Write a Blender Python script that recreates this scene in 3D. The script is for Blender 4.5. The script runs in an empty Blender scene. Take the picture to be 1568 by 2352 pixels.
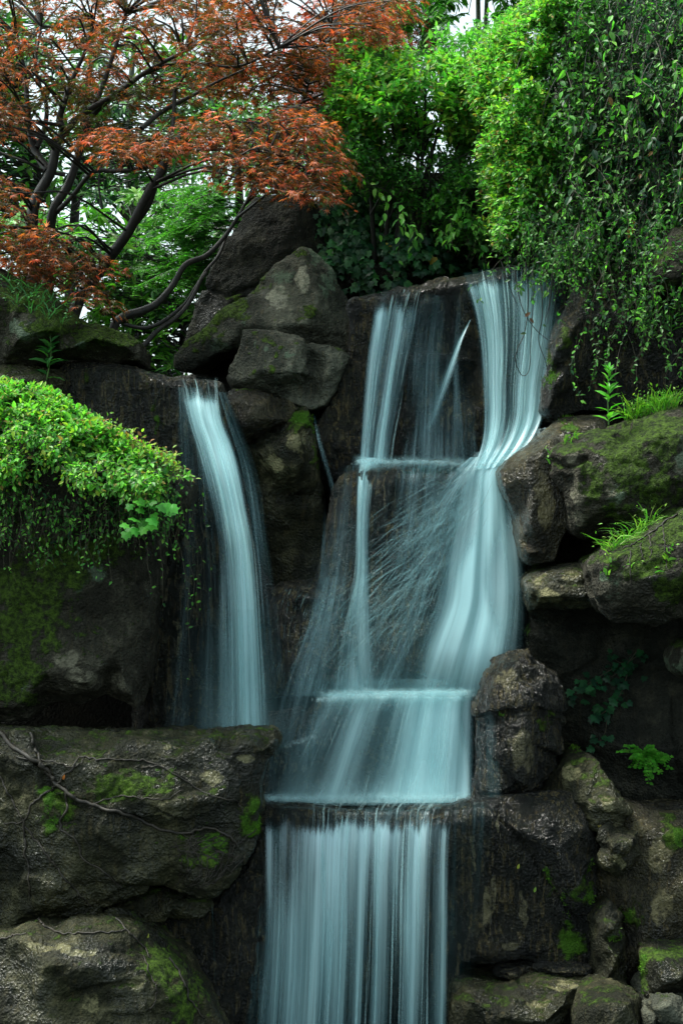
import bpy, bmesh, math, random
import numpy as np
from mathutils import Vector, geometry
from mathutils.bvhtree import BVHTree

random.seed(7)
S = bpy.context.scene
COL = S.collection

# ------------------------------------------------------------------ camera, world, sun, exposure
EYE = 3.2
FP = 3618.0                      # focal length in photo pixels (photo taken as 1568 x 2352)
cam_data = bpy.data.cameras.new("camera")
cam = bpy.data.objects.new("camera", cam_data)
COL.objects.link(cam)
cam.location = (0, 0, EYE)
cam.rotation_euler = (math.radians(90), 0, 0)
cam_data.sensor_fit = 'VERTICAL'
cam_data.sensor_height = 36.0
cam_data.lens = FP / 2352 * 36.0
cam_data.clip_end = 2000
S.camera = cam

SUN_EL, SUN_AZ = math.radians(62), math.radians(-75)      # azimuth measured from +Y towards +X
world = bpy.data.worlds.new("World")
S.world = world
world.use_nodes = True
wn, wl = world.node_tree.nodes, world.node_tree.links
wn.clear()
sky = wn.new("ShaderNodeTexSky")
sky.sky_type = 'NISHITA'
sky.sun_disc = False
sky.sun_elevation = SUN_EL
sky.sun_rotation = SUN_AZ
sky.air_density = 1.0
sky.dust_density = 4.0
hsv = wn.new("ShaderNodeHueSaturation")
hsv.inputs['Saturation'].default_value = 0.35
bg = wn.new("ShaderNodeBackground")
bg.inputs['Strength'].default_value = 0.15
wo = wn.new("ShaderNodeOutputWorld")
wl.new(sky.outputs[0], hsv.inputs['Color'])
tint = wn.new("ShaderNodeMix")
tint.data_type = 'RGBA'; tint.blend_type = 'MULTIPLY'
tint.inputs[0].default_value = 1.0
wl.new(hsv.outputs[0], tint.inputs[6])
tint.inputs[7].default_value = (0.88, 1.0, 0.97, 1.0)       # overcast light filtered by the wood
wl.new(tint.outputs[2], bg.inputs['Color'])
wl.new(bg.outputs[0], wo.inputs['Surface'])

sun_data = bpy.data.lights.new("sun", 'SUN')
sun_data.energy = 2.2
sun_data.angle = math.radians(12)
sun_data.color = (1.0, 0.96, 0.88)
sun = bpy.data.objects.new("sun", sun_data)
COL.objects.link(sun)
sdir = Vector((math.sin(SUN_AZ) * math.cos(SUN_EL), math.cos(SUN_AZ) * math.cos(SUN_EL), math.sin(SUN_EL)))
sun.rotation_euler = sdir.to_track_quat('Z', 'Y').to_euler()

S.view_settings.view_transform = 'Standard'
S.view_settings.look = 'None'
S.view_settings.gamma = 1
S.view_settings.exposure = 1.24
S.render.engine = 'CYCLES'
S.cycles.max_bounces = 6
S.cycles.diffuse_bounces = 3
S.cycles.glossy_bounces = 2
S.cycles.transmission_bounces = 3
S.cycles.transparent_max_bounces = 40
S.cycles.use_denoising = True
S.cycles.caustics_reflective = False
S.cycles.caustics_refractive = False

# ------------------------------------------------------------------ helpers
def W(px, py, d):
    """photo pixel (1568 x 2352) at distance d -> world point"""
    return ((px - 784.0) * d / FP, d, EYE - (py - 1176.0) * d / FP)

def WA(px, py, d):
    px, py, d = np.broadcast_arrays(np.asarray(px, float), np.asarray(py, float), np.asarray(d, float))
    return np.stack([(px - 784.0) * d / FP, d, EYE - (py - 1176.0) * d / FP], -1)

def to_px(P):
    return 784.0 + P[:, 0] / P[:, 1] * FP, 1176.0 - (P[:, 2] - EYE) / P[:, 1] * FP

def tag(o, label=None, cat=None, group=None, kind=None):
    if label: o["label"] = label
    if cat: o["category"] = cat
    if group: o["group"] = group
    if kind: o["kind"] = kind
    return o

def empty(name, loc):
    o = bpy.data.objects.new(name, None)
    o.empty_display_size = 0.2
    o.location = loc
    COL.objects.link(o)
    return o

def mk_mesh(name, V, F, mat=None, parent=None, smooth=True, attrs=None, uv=None, origin=None):
    """V (N,3); F array (M,k) or list of such arrays; one linked mesh object with its origin at its base"""
    V = np.asarray(V, np.float64)
    Fs = [np.asarray(f, np.int64) for f in (F if isinstance(F, list) else [F]) if len(f)]
    if origin is None:
        if parent is not None:
            origin = np.array(parent.location)
        else:
            origin = np.array([(V[:, 0].min() + V[:, 0].max()) / 2, (V[:, 1].min() + V[:, 1].max()) / 2, V[:, 2].min()])
    me = bpy.data.meshes.new(name)
    me.vertices.add(len(V))
    me.vertices.foreach_set("co", (V - origin).astype(np.float32).ravel())
    nl = sum(f.size for f in Fs)
    npoly = sum(len(f) for f in Fs)
    me.loops.add(nl)
    li = np.concatenate([f.ravel() for f in Fs])
    me.loops.foreach_set("vertex_index", li.astype(np.int32))
    me.polygons.add(npoly)
    tot = np.concatenate([np.full(len(f), f.shape[1]) for f in Fs])
    start = np.concatenate([[0], np.cumsum(tot)[:-1]])
    me.polygons.foreach_set("loop_start", start.astype(np.int32))
    me.polygons.foreach_set("loop_total", tot.astype(np.int32))
    me.polygons.foreach_set("use_smooth", np.full(npoly, smooth))
    me.update(calc_edges=True)
    if attrs:
        for k, a in attrs.items():
            a = np.asarray(a, np.float32)
            if a.ndim == 1:
                at = me.attributes.new(k, 'FLOAT', 'POINT')
                at.data.foreach_set("value", a)
            else:
                at = me.attributes.new(k, 'FLOAT_COLOR', 'POINT')
                if a.shape[1] == 3:
                    a = np.concatenate([a, np.ones((len(a), 1), np.float32)], 1)
                at.data.foreach_set("color", a.ravel())
    if uv is not None:
        ul = me.uv_layers.new(name="UVMap")
        ul.data.foreach_set("uv", np.asarray(uv, np.float32)[li].ravel())
    o = bpy.data.objects.new(name, me)
    if mat: me.materials.append(mat)
    COL.objects.link(o)
    if parent is not None:
        o.parent = parent
        o.location = origin - np.array(parent.location)
    else:
        o.location = origin
    return o

# ---- vectorised gradient noise
_rs = np.random.RandomState(11)
_perm = np.concatenate([_rs.permutation(256)] * 3)
_grad = _rs.normal(size=(256, 3)); _grad /= np.linalg.norm(_grad, axis=1)[:, None]
def perlin(P, seed=0.0):
    P = np.asarray(P, float) + seed * 17.31
    Pi = np.floor(P).astype(int); f = P - Pi
    u = f * f * f * (f * (f * 6 - 15) + 10)
    Pi &= 255
    r = 0
    for i in (0, 1):
        for j in (0, 1):
            for k in (0, 1):
                h = _perm[_perm[_perm[(Pi[:, 0] + i) & 255] + ((Pi[:, 1] + j) & 255)] + ((Pi[:, 2] + k) & 255)] & 255
                g = _grad[h]
                dd = f - np.array([i, j, k])
                w = (u[:, 0] if i else 1 - u[:, 0]) * (u[:, 1] if j else 1 - u[:, 1]) * (u[:, 2] if k else 1 - u[:, 2])
                r = r + w * (g * dd).sum(1)
    return r * 1.6
def fbm(P, octv=4, seed=0.0, gain=0.5):
    a, s, f = 1.0, 0, 1.0
    for o in range(octv):
        s = s + a * perlin(np.asarray(P) * f, seed + o * 3.7)
        a *= gain; f *= 2.03
    return s
def sstep(a, b, x):
    t = np.clip((x - a) / (b - a), 0, 1)
    return t * t * (3 - 2 * t)

def nrm(v):
    return v / np.maximum(np.linalg.norm(v, axis=-1, keepdims=True), 1e-9)

def catmull(P, n):
    P = np.asarray(P, float)
    if len(P) == 2:
        t = np.linspace(0, 1, n)[:, None]
        return P[0] * (1 - t) + P[1] * t
    Q = np.concatenate([[2 * P[0] - P[1]], P, [2 * P[-1] - P[-2]]])
    t = np.linspace(0, len(P) - 1, n)
    i = np.minimum(t.astype(int), len(P) - 2); f = (t - i)[:, None]
    a, b, c, d = Q[i], Q[i + 1], Q[i + 2], Q[i + 3]
    return 0.5 * (2 * b + (c - a) * f + (2 * a - 5 * b + 4 * c - d) * f ** 2 + (3 * b - a - 3 * c + d) * f ** 3)

class Tubes:
    """collects many tapered tubes into one mesh"""
    def __init__(s): s.V, s.F, s.n = [], [], 0
    def add(s, pts, r0, r1, n=None, sides=6, radii=None):
        n = n or max(2, len(pts) * 3)
        C = catmull(pts, n)
        R = np.linspace(r0, r1, n) if radii is None else np.interp(np.linspace(0, 1, n), np.linspace(0, 1, len(radii)), radii)
        T = nrm(np.gradient(C, axis=0))
        ref = np.array([0.31, 0.92, 0.24]); 
        A = nrm(np.cross(T, ref)); B = np.cross(T, A)
        th = np.linspace(0, 2 * np.pi, sides, endpoint=False)
        ring = C[:, None] + R[:, None, None] * (np.cos(th)[None, :, None] * A[:, None] + np.sin(th)[None, :, None] * B[:, None])
        s.V.append(ring.reshape(-1, 3))
        i = np.arange(n - 1)[:, None] * sides; j = np.arange(sides)[None]
        jn = (j + 1) % sides
        f = np.stack([i + j, i + jn, i + sides + jn, i + sides + j], -1).reshape(-1, 4) + s.n
        s.F.append(f); s.n += n * sides
    def build(s, name, mat, parent=None, **k):
        return mk_mesh(name, np.concatenate(s.V), np.concatenate(s.F), mat, parent, **k)

# ------------------------------------------------------------------ materials
def new_mat(name):
    m = bpy.data.materials.new(name)
    m.use_nodes = True
    nt = m.node_tree
    nt.nodes.clear()
    out = nt.nodes.new("ShaderNodeOutputMaterial")
    return m, nt, out

class NT:
    """small helper to wire node trees"""
    def __init__(s, nt): s.nt = nt
    def node(s, t, **kw):
        n = s.nt.nodes.new(t)
        for k, v in kw.items(): setattr(n, k, v)
        return n
    def link(s, a, b): s.nt.links.new(a, b)
    def put(s, sock, v):
        if hasattr(v, "is_linked") or hasattr(v, "links"): s.link(v, sock)
        else: sock.default_value = v
    def math(s, op, a, b=None, clamp=False):
        n = s.node("ShaderNodeMath", operation=op, use_clamp=clamp)
        s.put(n.inputs[0], a)
        if b is not None: s.put(n.inputs[1], b)
        return n.outputs[0]
    def mix(s, f, a, b, typ='RGBA', blend='MIX'):
        n = s.node("ShaderNodeMix", data_type=typ)
        if typ == 'RGBA': n.blend_type = blend
        ins = [i for i in n.inputs if i.enabled]
        outs = [o for o in n.outputs if o.enabled]
        s.put(ins[0], f); s.put(ins[1], a); s.put(ins[2], b)
        return outs[0]
    def noise(s, vec, scale, detail=4, rough=0.55, dist=0.0):
        n = s.node("ShaderNodeTexNoise")
        if vec is not None: s.link(vec, n.inputs['Vector'])
        n.inputs['Scale'].default_value = scale
        n.inputs['Detail'].default_value = detail
        n.inputs['Roughness'].default_value = rough
        n.inputs['Distortion'].default_value = dist
        return n.outputs[0]
    def ramp(s, f, a, b, c0=0.0, c1=1.0):
        n = s.node("ShaderNodeMapRange", interpolation_type='SMOOTHSTEP')
        s.put(n.inputs[0], f)
        n.inputs[1].default_value = a; n.inputs[2].default_value = b
        n.inputs[3].default_value = c0; n.inputs[4].default_value = c1
        return n.outputs[0]
    def mapping(s, vec, scale=(1, 1, 1), loc=(0, 0, 0), rot=(0, 0, 0)):
        n = s.node("ShaderNodeMapping")
        s.link(vec, n.inputs[0])
        n.inputs['Scale'].default_value = scale
        n.inputs['Location'].default_value = loc
        n.inputs['Rotation'].default_value = rot
        return n.outputs[0]
    def attr(s, name):
        n = s.node("ShaderNodeAttribute", attribute_name=name)
        return n

def C4(r, g, b): return (r, g, b, 1.0)

def rock_mat(name, dark, mid, light, wet=0.6, streak=0.4, moss_up=0.2, moss_bias=0.0, lich=0.3, bump=1.0, film=0.0, pstreak=False):
    """weathered sandstone: three tones, vertical wash stains, lichen, moss, wet gloss"""
    m, nt, out = new_mat(name)
    N = NT(nt)
    tc = N.node("ShaderNodeTexCoord").outputs['Object']
    n1 = N.noise(tc, 2.6, 7, 0.62, 0.6)
    n2 = N.noise(tc, 11, 6, 0.65)
    n3 = N.noise(tc, 55, 4, 0.7)
    st = N.noise(N.mapping(tc, (15, 15, 1.3)), 1.0, 5, 0.6, 0.5)
    st2 = N.noise(N.mapping(tc, (42, 42, 3.2), (3, 1, 7)), 1.0, 3, 0.6, 0.4)
    c = N.mix(N.ramp(n1, 0.36, 0.62), C4(*dark), C4(*mid))
    c = N.mix(N.math('MULTIPLY', N.ramp(n2, 0.47, 0.68), N.ramp(n1, 0.42, 0.6)), c, C4(*light))
    # wash stains that run down the face
    c = N.mix(N.math('MULTIPLY', N.ramp(st, 0.5, 0.62), streak), c, C4(dark[0] * 0.35, dark[1] * 0.35, dark[2] * 0.35))
    c = N.mix(N.math('MULTIPLY', N.ramp(st2, 0.56, 0.7), streak * 0.75), c, C4(light[0] * 1.1, light[1] * 0.9, light[2] * 0.6))
    if pstreak:      # rusty threads left by the water
        c = N.mix(N.math('MULTIPLY', N.math('MULTIPLY', N.ramp(st2, 0.5, 0.66), N.ramp(n1, 0.40, 0.56)), 0.85), c, C4(0.12, 0.095, 0.042))
    c = N.mix(1.0, c, N.mix(n3, C4(0.3, 0.3, 0.3), C4(1.38, 1.38, 1.38)), blend='MULTIPLY')
    # painted light mineral patches and lichen
    la = N.attr('pale').outputs['Fac']
    c = N.mix(N.ramp(N.math('MULTIPLY', N.ramp(la, 0.05, 0.8), N.math('ADD', N.math('MULTIPLY', st2 if pstreak else n2, 1.0), N.math('MULTIPLY', N.noise(tc, 27, 5, 0.75), 1.0))), 0.72, 1.12), c, C4(*[v * (2.6 if pstreak else 1.45) for v in light]))
    lv = N.noise(tc, 7.5, 8, 0.72, 0.3)
    lb = N.attr('lichen').outputs['Fac']
    lmask = N.ramp(N.math('ADD', N.math('ADD', N.math('MULTIPLY', lv, 0.7), N.math('MULTIPLY', N.noise(tc, 38, 5, 0.75), 0.3)), N.math('MULTIPLY', lb, 0.24)), 0.70 - 0.10 * lich, 0.78 - 0.08 * lich)
    c = N.mix(N.math('MULTIPLY', lmask, 0.75), c, N.mix(n3, C4(0.07, 0.12, 0.075), C4(0.17, 0.23, 0.15)))
    # moss: on upward faces and where it is recorded on the rock
    nz = N.node("ShaderNodeSeparateXYZ")
    N.link(N.node("ShaderNodeNewGeometry").outputs['Normal'], nz.inputs[0])
    ma = N.attr('moss').outputs['Fac']
    mn = N.noise(tc, 5.0, 8, 0.7, 0.4)
    ms = N.math('ADD', N.math('MULTIPLY', ma, 0.42), N.math('MULTIPLY', N.ramp(nz.outputs[2], 0.1, 0.9), moss_up))
    ms = N.math('ADD', N.math('ADD', ms, N.math('ADD', N.math('MULTIPLY', mn, 0.65), N.math('MULTIPLY', N.noise(tc, 26, 4, 0.7), 0.35))), moss_bias)
    mmask = N.ramp(ms, 0.66, 0.76)
    mn2 = N.noise(tc, 34, 5, 0.75)
    mcol = N.mix(N.ramp(mn2, 0.35, 0.66), C4(0.016, 0.030, 0.005), C4(0.09, 0.17, 0.014))
    vb = N.attr('vivid').outputs['Fac']
    vmask = N.ramp(N.math('ADD', N.math('MULTIPLY', vb, 0.25), N.math('ADD', N.math('MULTIPLY', mn, 0.45), N.math('MULTIPLY', N.noise(tc, 24, 4, 0.7), 0.55))), 0.62, 0.72)
    mcol = N.mix(N.math('MULTIPLY', N.ramp(vb, 0.1, 0.4), 0.9), mcol, N.mix(mn2, C4(0.025, 0.075, 0.006), C4(0.10, 0.26, 0.016)))
    mmask = N.math('MAXIMUM', mmask, vmask)
    c = N.mix(mmask, c, mcol)
    p = N.node("ShaderNodeBsdfPrincipled")
    N.link(c, p.inputs['Base Color'])
    wn_ = N.noise(tc, 3.3, 6, 0.6)
    wa = N.attr('wet').outputs['Fac']
    wf = N.math('ADD', N.ramp(wn_, 0.62 - 0.35 * wet, 0.8 - 0.35 * wet), wa, clamp=True)
    wf = N.math('MULTIPLY', wf, N.math('SUBTRACT', 1.0, mmask))
    r = N.mix(wf, 0.8, 0.2, 'FLOAT')
    N.link(r, p.inputs['Roughness'])
    p.inputs['Specular IOR Level'].default_value = 0.24
    N.link(N.math('MULTIPLY', wf, 0.45), p.inputs['Coat Weight'])
    p.inputs['Coat Roughness'].default_value = 0.1
    # bump: grain, pits, moss fuzz
    vo = N.node("ShaderNodeTexVoronoi", feature='F1')
    N.link(tc, vo.inputs['Vector']); vo.inputs['Scale'].default_value = 62
    h = N.math('ADD', N.math('MULTIPLY', n3, 0.8), N.math('MULTIPLY', vo.outputs['Distance'], 0.5))
    h = N.math('ADD', h, N.math('MULTIPLY', n2, 0.8))
    h = N.math('ADD', h, N.math('MULTIPLY', N.math('MULTIPLY', mmask, mn2), 2.2))
    if film > 0:
        h = N.math('ADD', h, N.math('MULTIPLY', N.noise(N.mapping(tc, (75, 75, 24)), 1.0, 3, 0.6, 1.2), film))
    b = N.node("ShaderNodeBump")
    b.inputs['Strength'].default_value = min(1.0, 0.85 * bump)
    b.inputs['Distance'].default_value = 0.028 * bump
    N.link(h, b.inputs['Height'])
    N.link(b.outputs[0], p.inputs['Normal'])
    N.link(b.outputs[0], p.inputs['Coat Normal'])
    N.link(p.outputs[0], out.inputs[0])
    return m

def leaf_mat(name, trans=0.4, rough=0.36, tint=(0.85, 1.15, 0.5), spec=0.5):
    m, nt, out = new_mat(name)
    N = NT(nt)
    a = N.attr('col').outputs['Color']
    p = N.node("ShaderNodeBsdfPrincipled")
    N.link(a, p.inputs['Base Color'])
    p.inputs['Roughness'].default_value = rough
    p.inputs['Specular IOR Level'].default_value = spec
    t = N.node("ShaderNodeBsdfTranslucent")
    N.link(N.mix(1.0, a, C4(tint[0] * 1.6, tint[1] * 1.6, tint[2] * 1.6), blend='MULTIPLY'), t.inputs[0])
    mx = N.node("ShaderNodeMixShader")
    mx.inputs[0].default_value = trans
    N.link(p.outputs[0], mx.inputs[1]); N.link(t.outputs[0], mx.inputs[2])
    N.link(mx.outputs[0], out.inputs[0])
    return m

def bark_mat(name, a, b, rough=0.6):
    m, nt, out = new_mat(name)
    N = NT(nt)
    tc = N.node("ShaderNodeTexCoord").outputs['Object']
    n = N.noise(N.mapping(tc, (22, 22, 5)), 1.0, 6, 0.65, 0.5)
    p = N.node("ShaderNodeBsdfPrincipled")
    N.link(N.mix(N.ramp(n, 0.35, 0.7), C4(*a), C4(*b)), p.inputs['Base Color'])
    p.inputs['Roughness'].default_value = rough
    bm_ = N.node("ShaderNodeBump"); bm_.inputs['Strength'].default_value = 0.6; bm_.inputs['Distance'].default_value = 0.01
    N.link(n, bm_.inputs['Height']); N.link(bm_.outputs[0], p.inputs['Normal'])
    N.link(p.outputs[0], out.inputs[0])
    return m

def water_mat(name, su, sv, soft=0.5, floor=0.5, w=(0.5, 0.22, 0.5), bright=1.0, gloss=0.25, amax=0.95, white=0.0):
    """falling water: aerated threads that run along the sheet's own length (uv in metres)"""
    m, nt, out = new_mat(name)
    N = NT(nt)
    uv = N.node("ShaderNodeTexCoord").outputs['UV']
    a1 = N.noise(N.mapping(uv, (su, sv, 1)), 1.0, 3, 0.55, 0.0)
    a2 = N.noise(N.mapping(uv, (su * 3.1, sv * 1.25, 1), (5, 2, 0)), 1.0, 3, 0.6, 0.0)
    a3 = N.noise(N.mapping(uv, (su * 0.22, sv * 0.6, 1), (1, 8, 0)), 1.0, 2, 0.5, 0.0)
    n = N.math('ADD', N.math('ADD', N.math('MULTIPLY', a1, w[0]), N.math('MULTIPLY', a2, w[1])), N.math('MULTIPLY', a3, w[2]))
    n = N.math('SUBTRACT', n, 0.5 * sum(w))                                   # about zero mean
    d = N.attr('dens').outputs['Fac']
    stk = N.ramp(N.math('ADD', n, N.math('MULTIPLY', N.math('SUBTRACT', d, 0.5), 0.30)), -0.16 * soft * 2, 0.26 * soft * 2)
    fl = N.math('MULTIPLY', N.math('MULTIPLY', d, d), floor)
    al = N.math('ADD', fl, N.math('MULTIPLY', N.math('MULTIPLY', N.math('SUBTRACT', 1.0, fl), stk), d))
    al = N.math('MINIMUM', al, amax)
    bright_n = N.ramp(N.math('ADD', n, N.math('MULTIPLY', N.math('SUBTRACT', d, 0.62 - white), 0.42)), -0.16, 0.2)
    col = N.mix(bright_n, C4(0.08 * bright, 0.30 * bright, 0.34 * bright), C4(0.60 * bright, 0.94 * bright, 0.97 * bright))  # aerated white, plus teal shade and highlights of the streaks put into the colour
    df = N.node("ShaderNodeBsdfDiffuse"); N.link(col, df.inputs[0])
    tr = N.node("ShaderNodeBsdfTranslucent"); N.link(col, tr.inputs[0])
    m1 = N.node("ShaderNodeMixShader"); m1.inputs[0].default_value = 0.4
    N.link(df.outputs[0], m1.inputs[1]); N.link(tr.outputs[0], m1.inputs[2])
    gl = N.node("ShaderNodeBsdfGlossy"); gl.inputs['Roughness'].default_value = 0.32
    gl.inputs['Color'].default_value = C4(0.8, 0.95, 1.0)
    bp = N.node("ShaderNodeBump"); bp.inputs['Strength'].default_value = 0.6; bp.inputs['Distance'].default_value = 0.02
    N.link(n, bp.inputs['Height']); N.link(bp.outputs[0], gl.inputs['Normal']); N.link(bp.outputs[0], df.inputs['Normal'])
    m2 = N.node("ShaderNodeMixShader"); m2.inputs[0].default_value = gloss
    N.link(m1.outputs[0], m2.inputs[1]); N.link(gl.outputs[0], m2.inputs[2])
    tp = N.node("ShaderNodeBsdfTransparent")
    m3 = N.node("ShaderNodeMixShader")
    N.link(al, m3.inputs[0]); N.link(tp.outputs[0], m3.inputs[1]); N.link(m2.outputs[0], m3.inputs[2])
    N.link(m3.outputs[0], out.inputs[0])
    return m

def spray_mat(name, alpha=0.5, col=(0.52, 0.88, 0.92)):
    m, nt, out = new_mat(name)
    N = NT(nt)
    d = N.attr('dens').outputs['Fac']
    df = N.node("ShaderNodeBsdfDiffuse"); df.inputs[0].default_value = C4(*col)
    tr = N.node("ShaderNodeBsdfTranslucent"); tr.inputs[0].default_value = C4(*col)
    m1 = N.node("ShaderNodeMixShader"); m1.inputs[0].default_value = 0.45
    N.link(df.outputs[0], m1.inputs[1]); N.link(tr.outputs[0], m1.inputs[2])
    tp = N.node("ShaderNodeBsdfTransparent")
    m3 = N.node("ShaderNodeMixShader")
    N.link(N.math('MULTIPLY', d, alpha), m3.inputs[0]); N.link(tp.outputs[0], m3.inputs[1]); N.link(m1.outputs[0], m3.inputs[2])
    N.link(m3.outputs[0], out.inputs[0])
    return m

M_BROWN = rock_mat("brown_sandstone", (0.0105, 0.0118, 0.0050), (0.040, 0.041, 0.0165), (0.128, 0.120, 0.060), wet=0.55, streak=0.35, moss_up=0.14, moss_bias=0.015)
M_GREY = rock_mat("grey_sandstone", (0.038, 0.042, 0.031), (0.105, 0.111, 0.080), (0.21, 0.215, 0.155), wet=0.15, streak=0.35, moss_up=0.16, moss_bias=-0.02, lich=1.0)
M_DARK = rock_mat("dark_wet_stone", (0.0075, 0.009, 0.0072), (0.018, 0.0195, 0.014), (0.055, 0.050, 0.028), wet=0.9, streak=0.7, moss_up=0.08, moss_bias=-0.06, lich=0.0, film=1.6, pstreak=True)
M_SHADE = rock_mat("dark_shaded_stone", (0.013, 0.015, 0.011), (0.031, 0.033, 0.024), (0.072, 0.070, 0.048), wet=0.25, streak=0.3, moss_up=0.1, moss_bias=-0.06, lich=0.1)  # dark stone; shade of recess and backing rocks is put into its colour
M_MOSSY = rock_mat("mossy_stone", (0.020, 0.019, 0.012), (0.050, 0.048, 0.032), (0.12, 0.115, 0.08), wet=0.15, streak=0.3, moss_up=0.18, moss_bias=0.055, lich=1.0, bump=1.2)
M_WETBROWN = rock_mat("wet_brown_stone", (0.013, 0.0125, 0.006), (0.055, 0.049, 0.023), (0.145, 0.125, 0.062), wet=0.95, streak=0.55, moss_up=0.05, moss_bias=-0.07, lich=0.0, film=0.8)
M_EARTH = rock_mat("earth", (0.012, 0.011, 0.007), (0.028, 0.024, 0.015), (0.05, 0.042, 0.025), wet=0.1, streak=0.1, moss_up=0.12, moss_bias=0.0)
M_MOSS = leaf_mat("moss", 0.25, 0.6, spec=.2)
# ------------------------------------------------------------------ the ground
def ground_z(x, y):
    x = np.asarray(x, float); y = np.asarray(y, float)
    z = 1.6 * (1 - sstep(2.0, 4.6, y))
    step = sstep(10.35, 11.5, y + 0.25 * np.sin(x * 1.7))
    top = 3.85 + 0.75 * sstep(0.0, 0.9, x)
    side = .8 * sstep(3.2, 6.5, np.abs(x)) * sstep(5.0, 10.5, y)
    z = z + step * top + (1 - step) * side * top * 0.9
    return z
gx = np.concatenate([np.linspace(-400, -7, 24), np.linspace(-6.5, 6.5, 105), np.linspace(7, 400, 24)])
gy = np.concatenate([np.linspace(-300, -3, 24), np.linspace(-2.5, 16, 140), np.linspace(17, 900, 40)])
GX, GY = np.meshgrid(gx, gy)
GZ = ground_z(GX, GY)
Pn = np.stack([GX, GY, GZ], -1).reshape(-1, 3)
near = np.exp(-(np.maximum(0, np.abs(Pn[:, 0]) - 6) / 6) ** 2)
Pn[:, 2] += near * (0.10 * fbm(Pn * 1.1, 3, 2.0))
ny_, nx_ = GX.shape
ii = np.arange(ny_ - 1)[:, None] * nx_; jj = np.arange(nx_ - 1)[None]
gf = np.stack([ii + jj, ii + jj + 1, ii + nx_ + jj + 1, ii + nx_ + jj], -1).reshape(-1, 4)
ground = mk_mesh("ground", Pn, gf, M_EARTH, origin=np.zeros(3))
tag(ground, kind="structure")

# ------------------------------------------------------------------ rocks
RAYS = []            # (bvh, offset) for laying roots and ivy on the faces
def remeshed(V, F, vox):
    me = bpy.data.meshes.new("lump")
    me.from_pydata([tuple(v) for v in V], [], [tuple(f) for f in F])
    bm = bmesh.new(); bm.from_mesh(me)
    bmesh.ops.recalc_face_normals(bm, faces=bm.faces)
    bm.to_mesh(me); bm.free()
    o = bpy.data.objects.new("lump", me); COL.objects.link(o)
    md = o.modifiers.new("r", 'REMESH'); md.mode = 'VOXEL'; md.voxel_size = vox
    dg = bpy.context.evaluated_depsgraph_get()
    ev = o.evaluated_get(dg); m2 = ev.to_mesh()
    n = len(m2.vertices); P = np.empty(n * 3, np.float32); m2.vertices.foreach_get("co", P)
    nl = len(m2.loops); L = np.empty(nl, np.int32); m2.loops.foreach_get("vertex_index", L)
    tot = np.empty(len(m2.polygons), np.int32); m2.polygons.foreach_get("loop_total", tot)
    ev.to_mesh_clear()
    bpy.data.objects.remove(o); bpy.data.meshes.remove(me)
    if (tot == 4).all():
        Fq = [L.reshape(-1, 4).astype(np.int64)]
    else:
        st = np.concatenate([[0], np.cumsum(tot)[:-1]])
        Fq = [L[(st[tot == k][:, None] + np.arange(k))].astype(np.int64) for k in np.unique(tot)]
    return P.reshape(-1, 3).astype(float), Fq

def edges_of(Fq):
    E = np.concatenate([np.stack([f, np.roll(f, -1, 1)], -1).reshape(-1, 2) for f in Fq])
    E.sort(axis=1)
    return np.unique(E, axis=0)

def smooth_pts(P, E, it, lam=0.5):
    cnt = np.bincount(E.ravel(), minlength=len(P)).astype(float)
    cnt[cnt == 0] = 1
    for _ in range(it):
        s = np.zeros_like(P)
        for c in range(3):
            s[:, c] = np.bincount(E[:, 0], P[E[:, 1], c], len(P)) + np.bincount(E[:, 1], P[E[:, 0], c], len(P))
        P = P + lam * (s / cnt[:, None] - P)
    return P

def normals_of(P, Fq):
    N = np.zeros_like(P)
    for f in Fq:
        n = np.cross(P[f[:, 2]] - P[f[:, 0]], P[f[:, -1]] - P[f[:, 1]])
        for k in range(f.shape[1]):
            for c in range(3):
                N[:, c] += np.bincount(f[:, k], n[:, c], len(P))
    return nrm(N)

def seg_dist(px, py, line):
    d = np.full(len(px), 1e9)
    for (x0, y0), (x1, y1) in zip(line[:-1], line[1:]):
        vx, vy = x1 - x0, y1 - y0
        t = np.clip(((px - x0) * vx + (py - y0) * vy) / (vx * vx + vy * vy + 1e-9), 0, 1)
        d = np.minimum(d, np.hypot(px - x0 - t * vx, py - y0 - t * vy))
    return d

def spots(px, py, lst):
    a = np.zeros(len(px))
    for (x, y, rx, ry) in lst:
        a = np.maximum(a, np.exp(-(((px - x) / rx) ** 2 + ((py - y) / ry) ** 2)))
    return a

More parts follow.
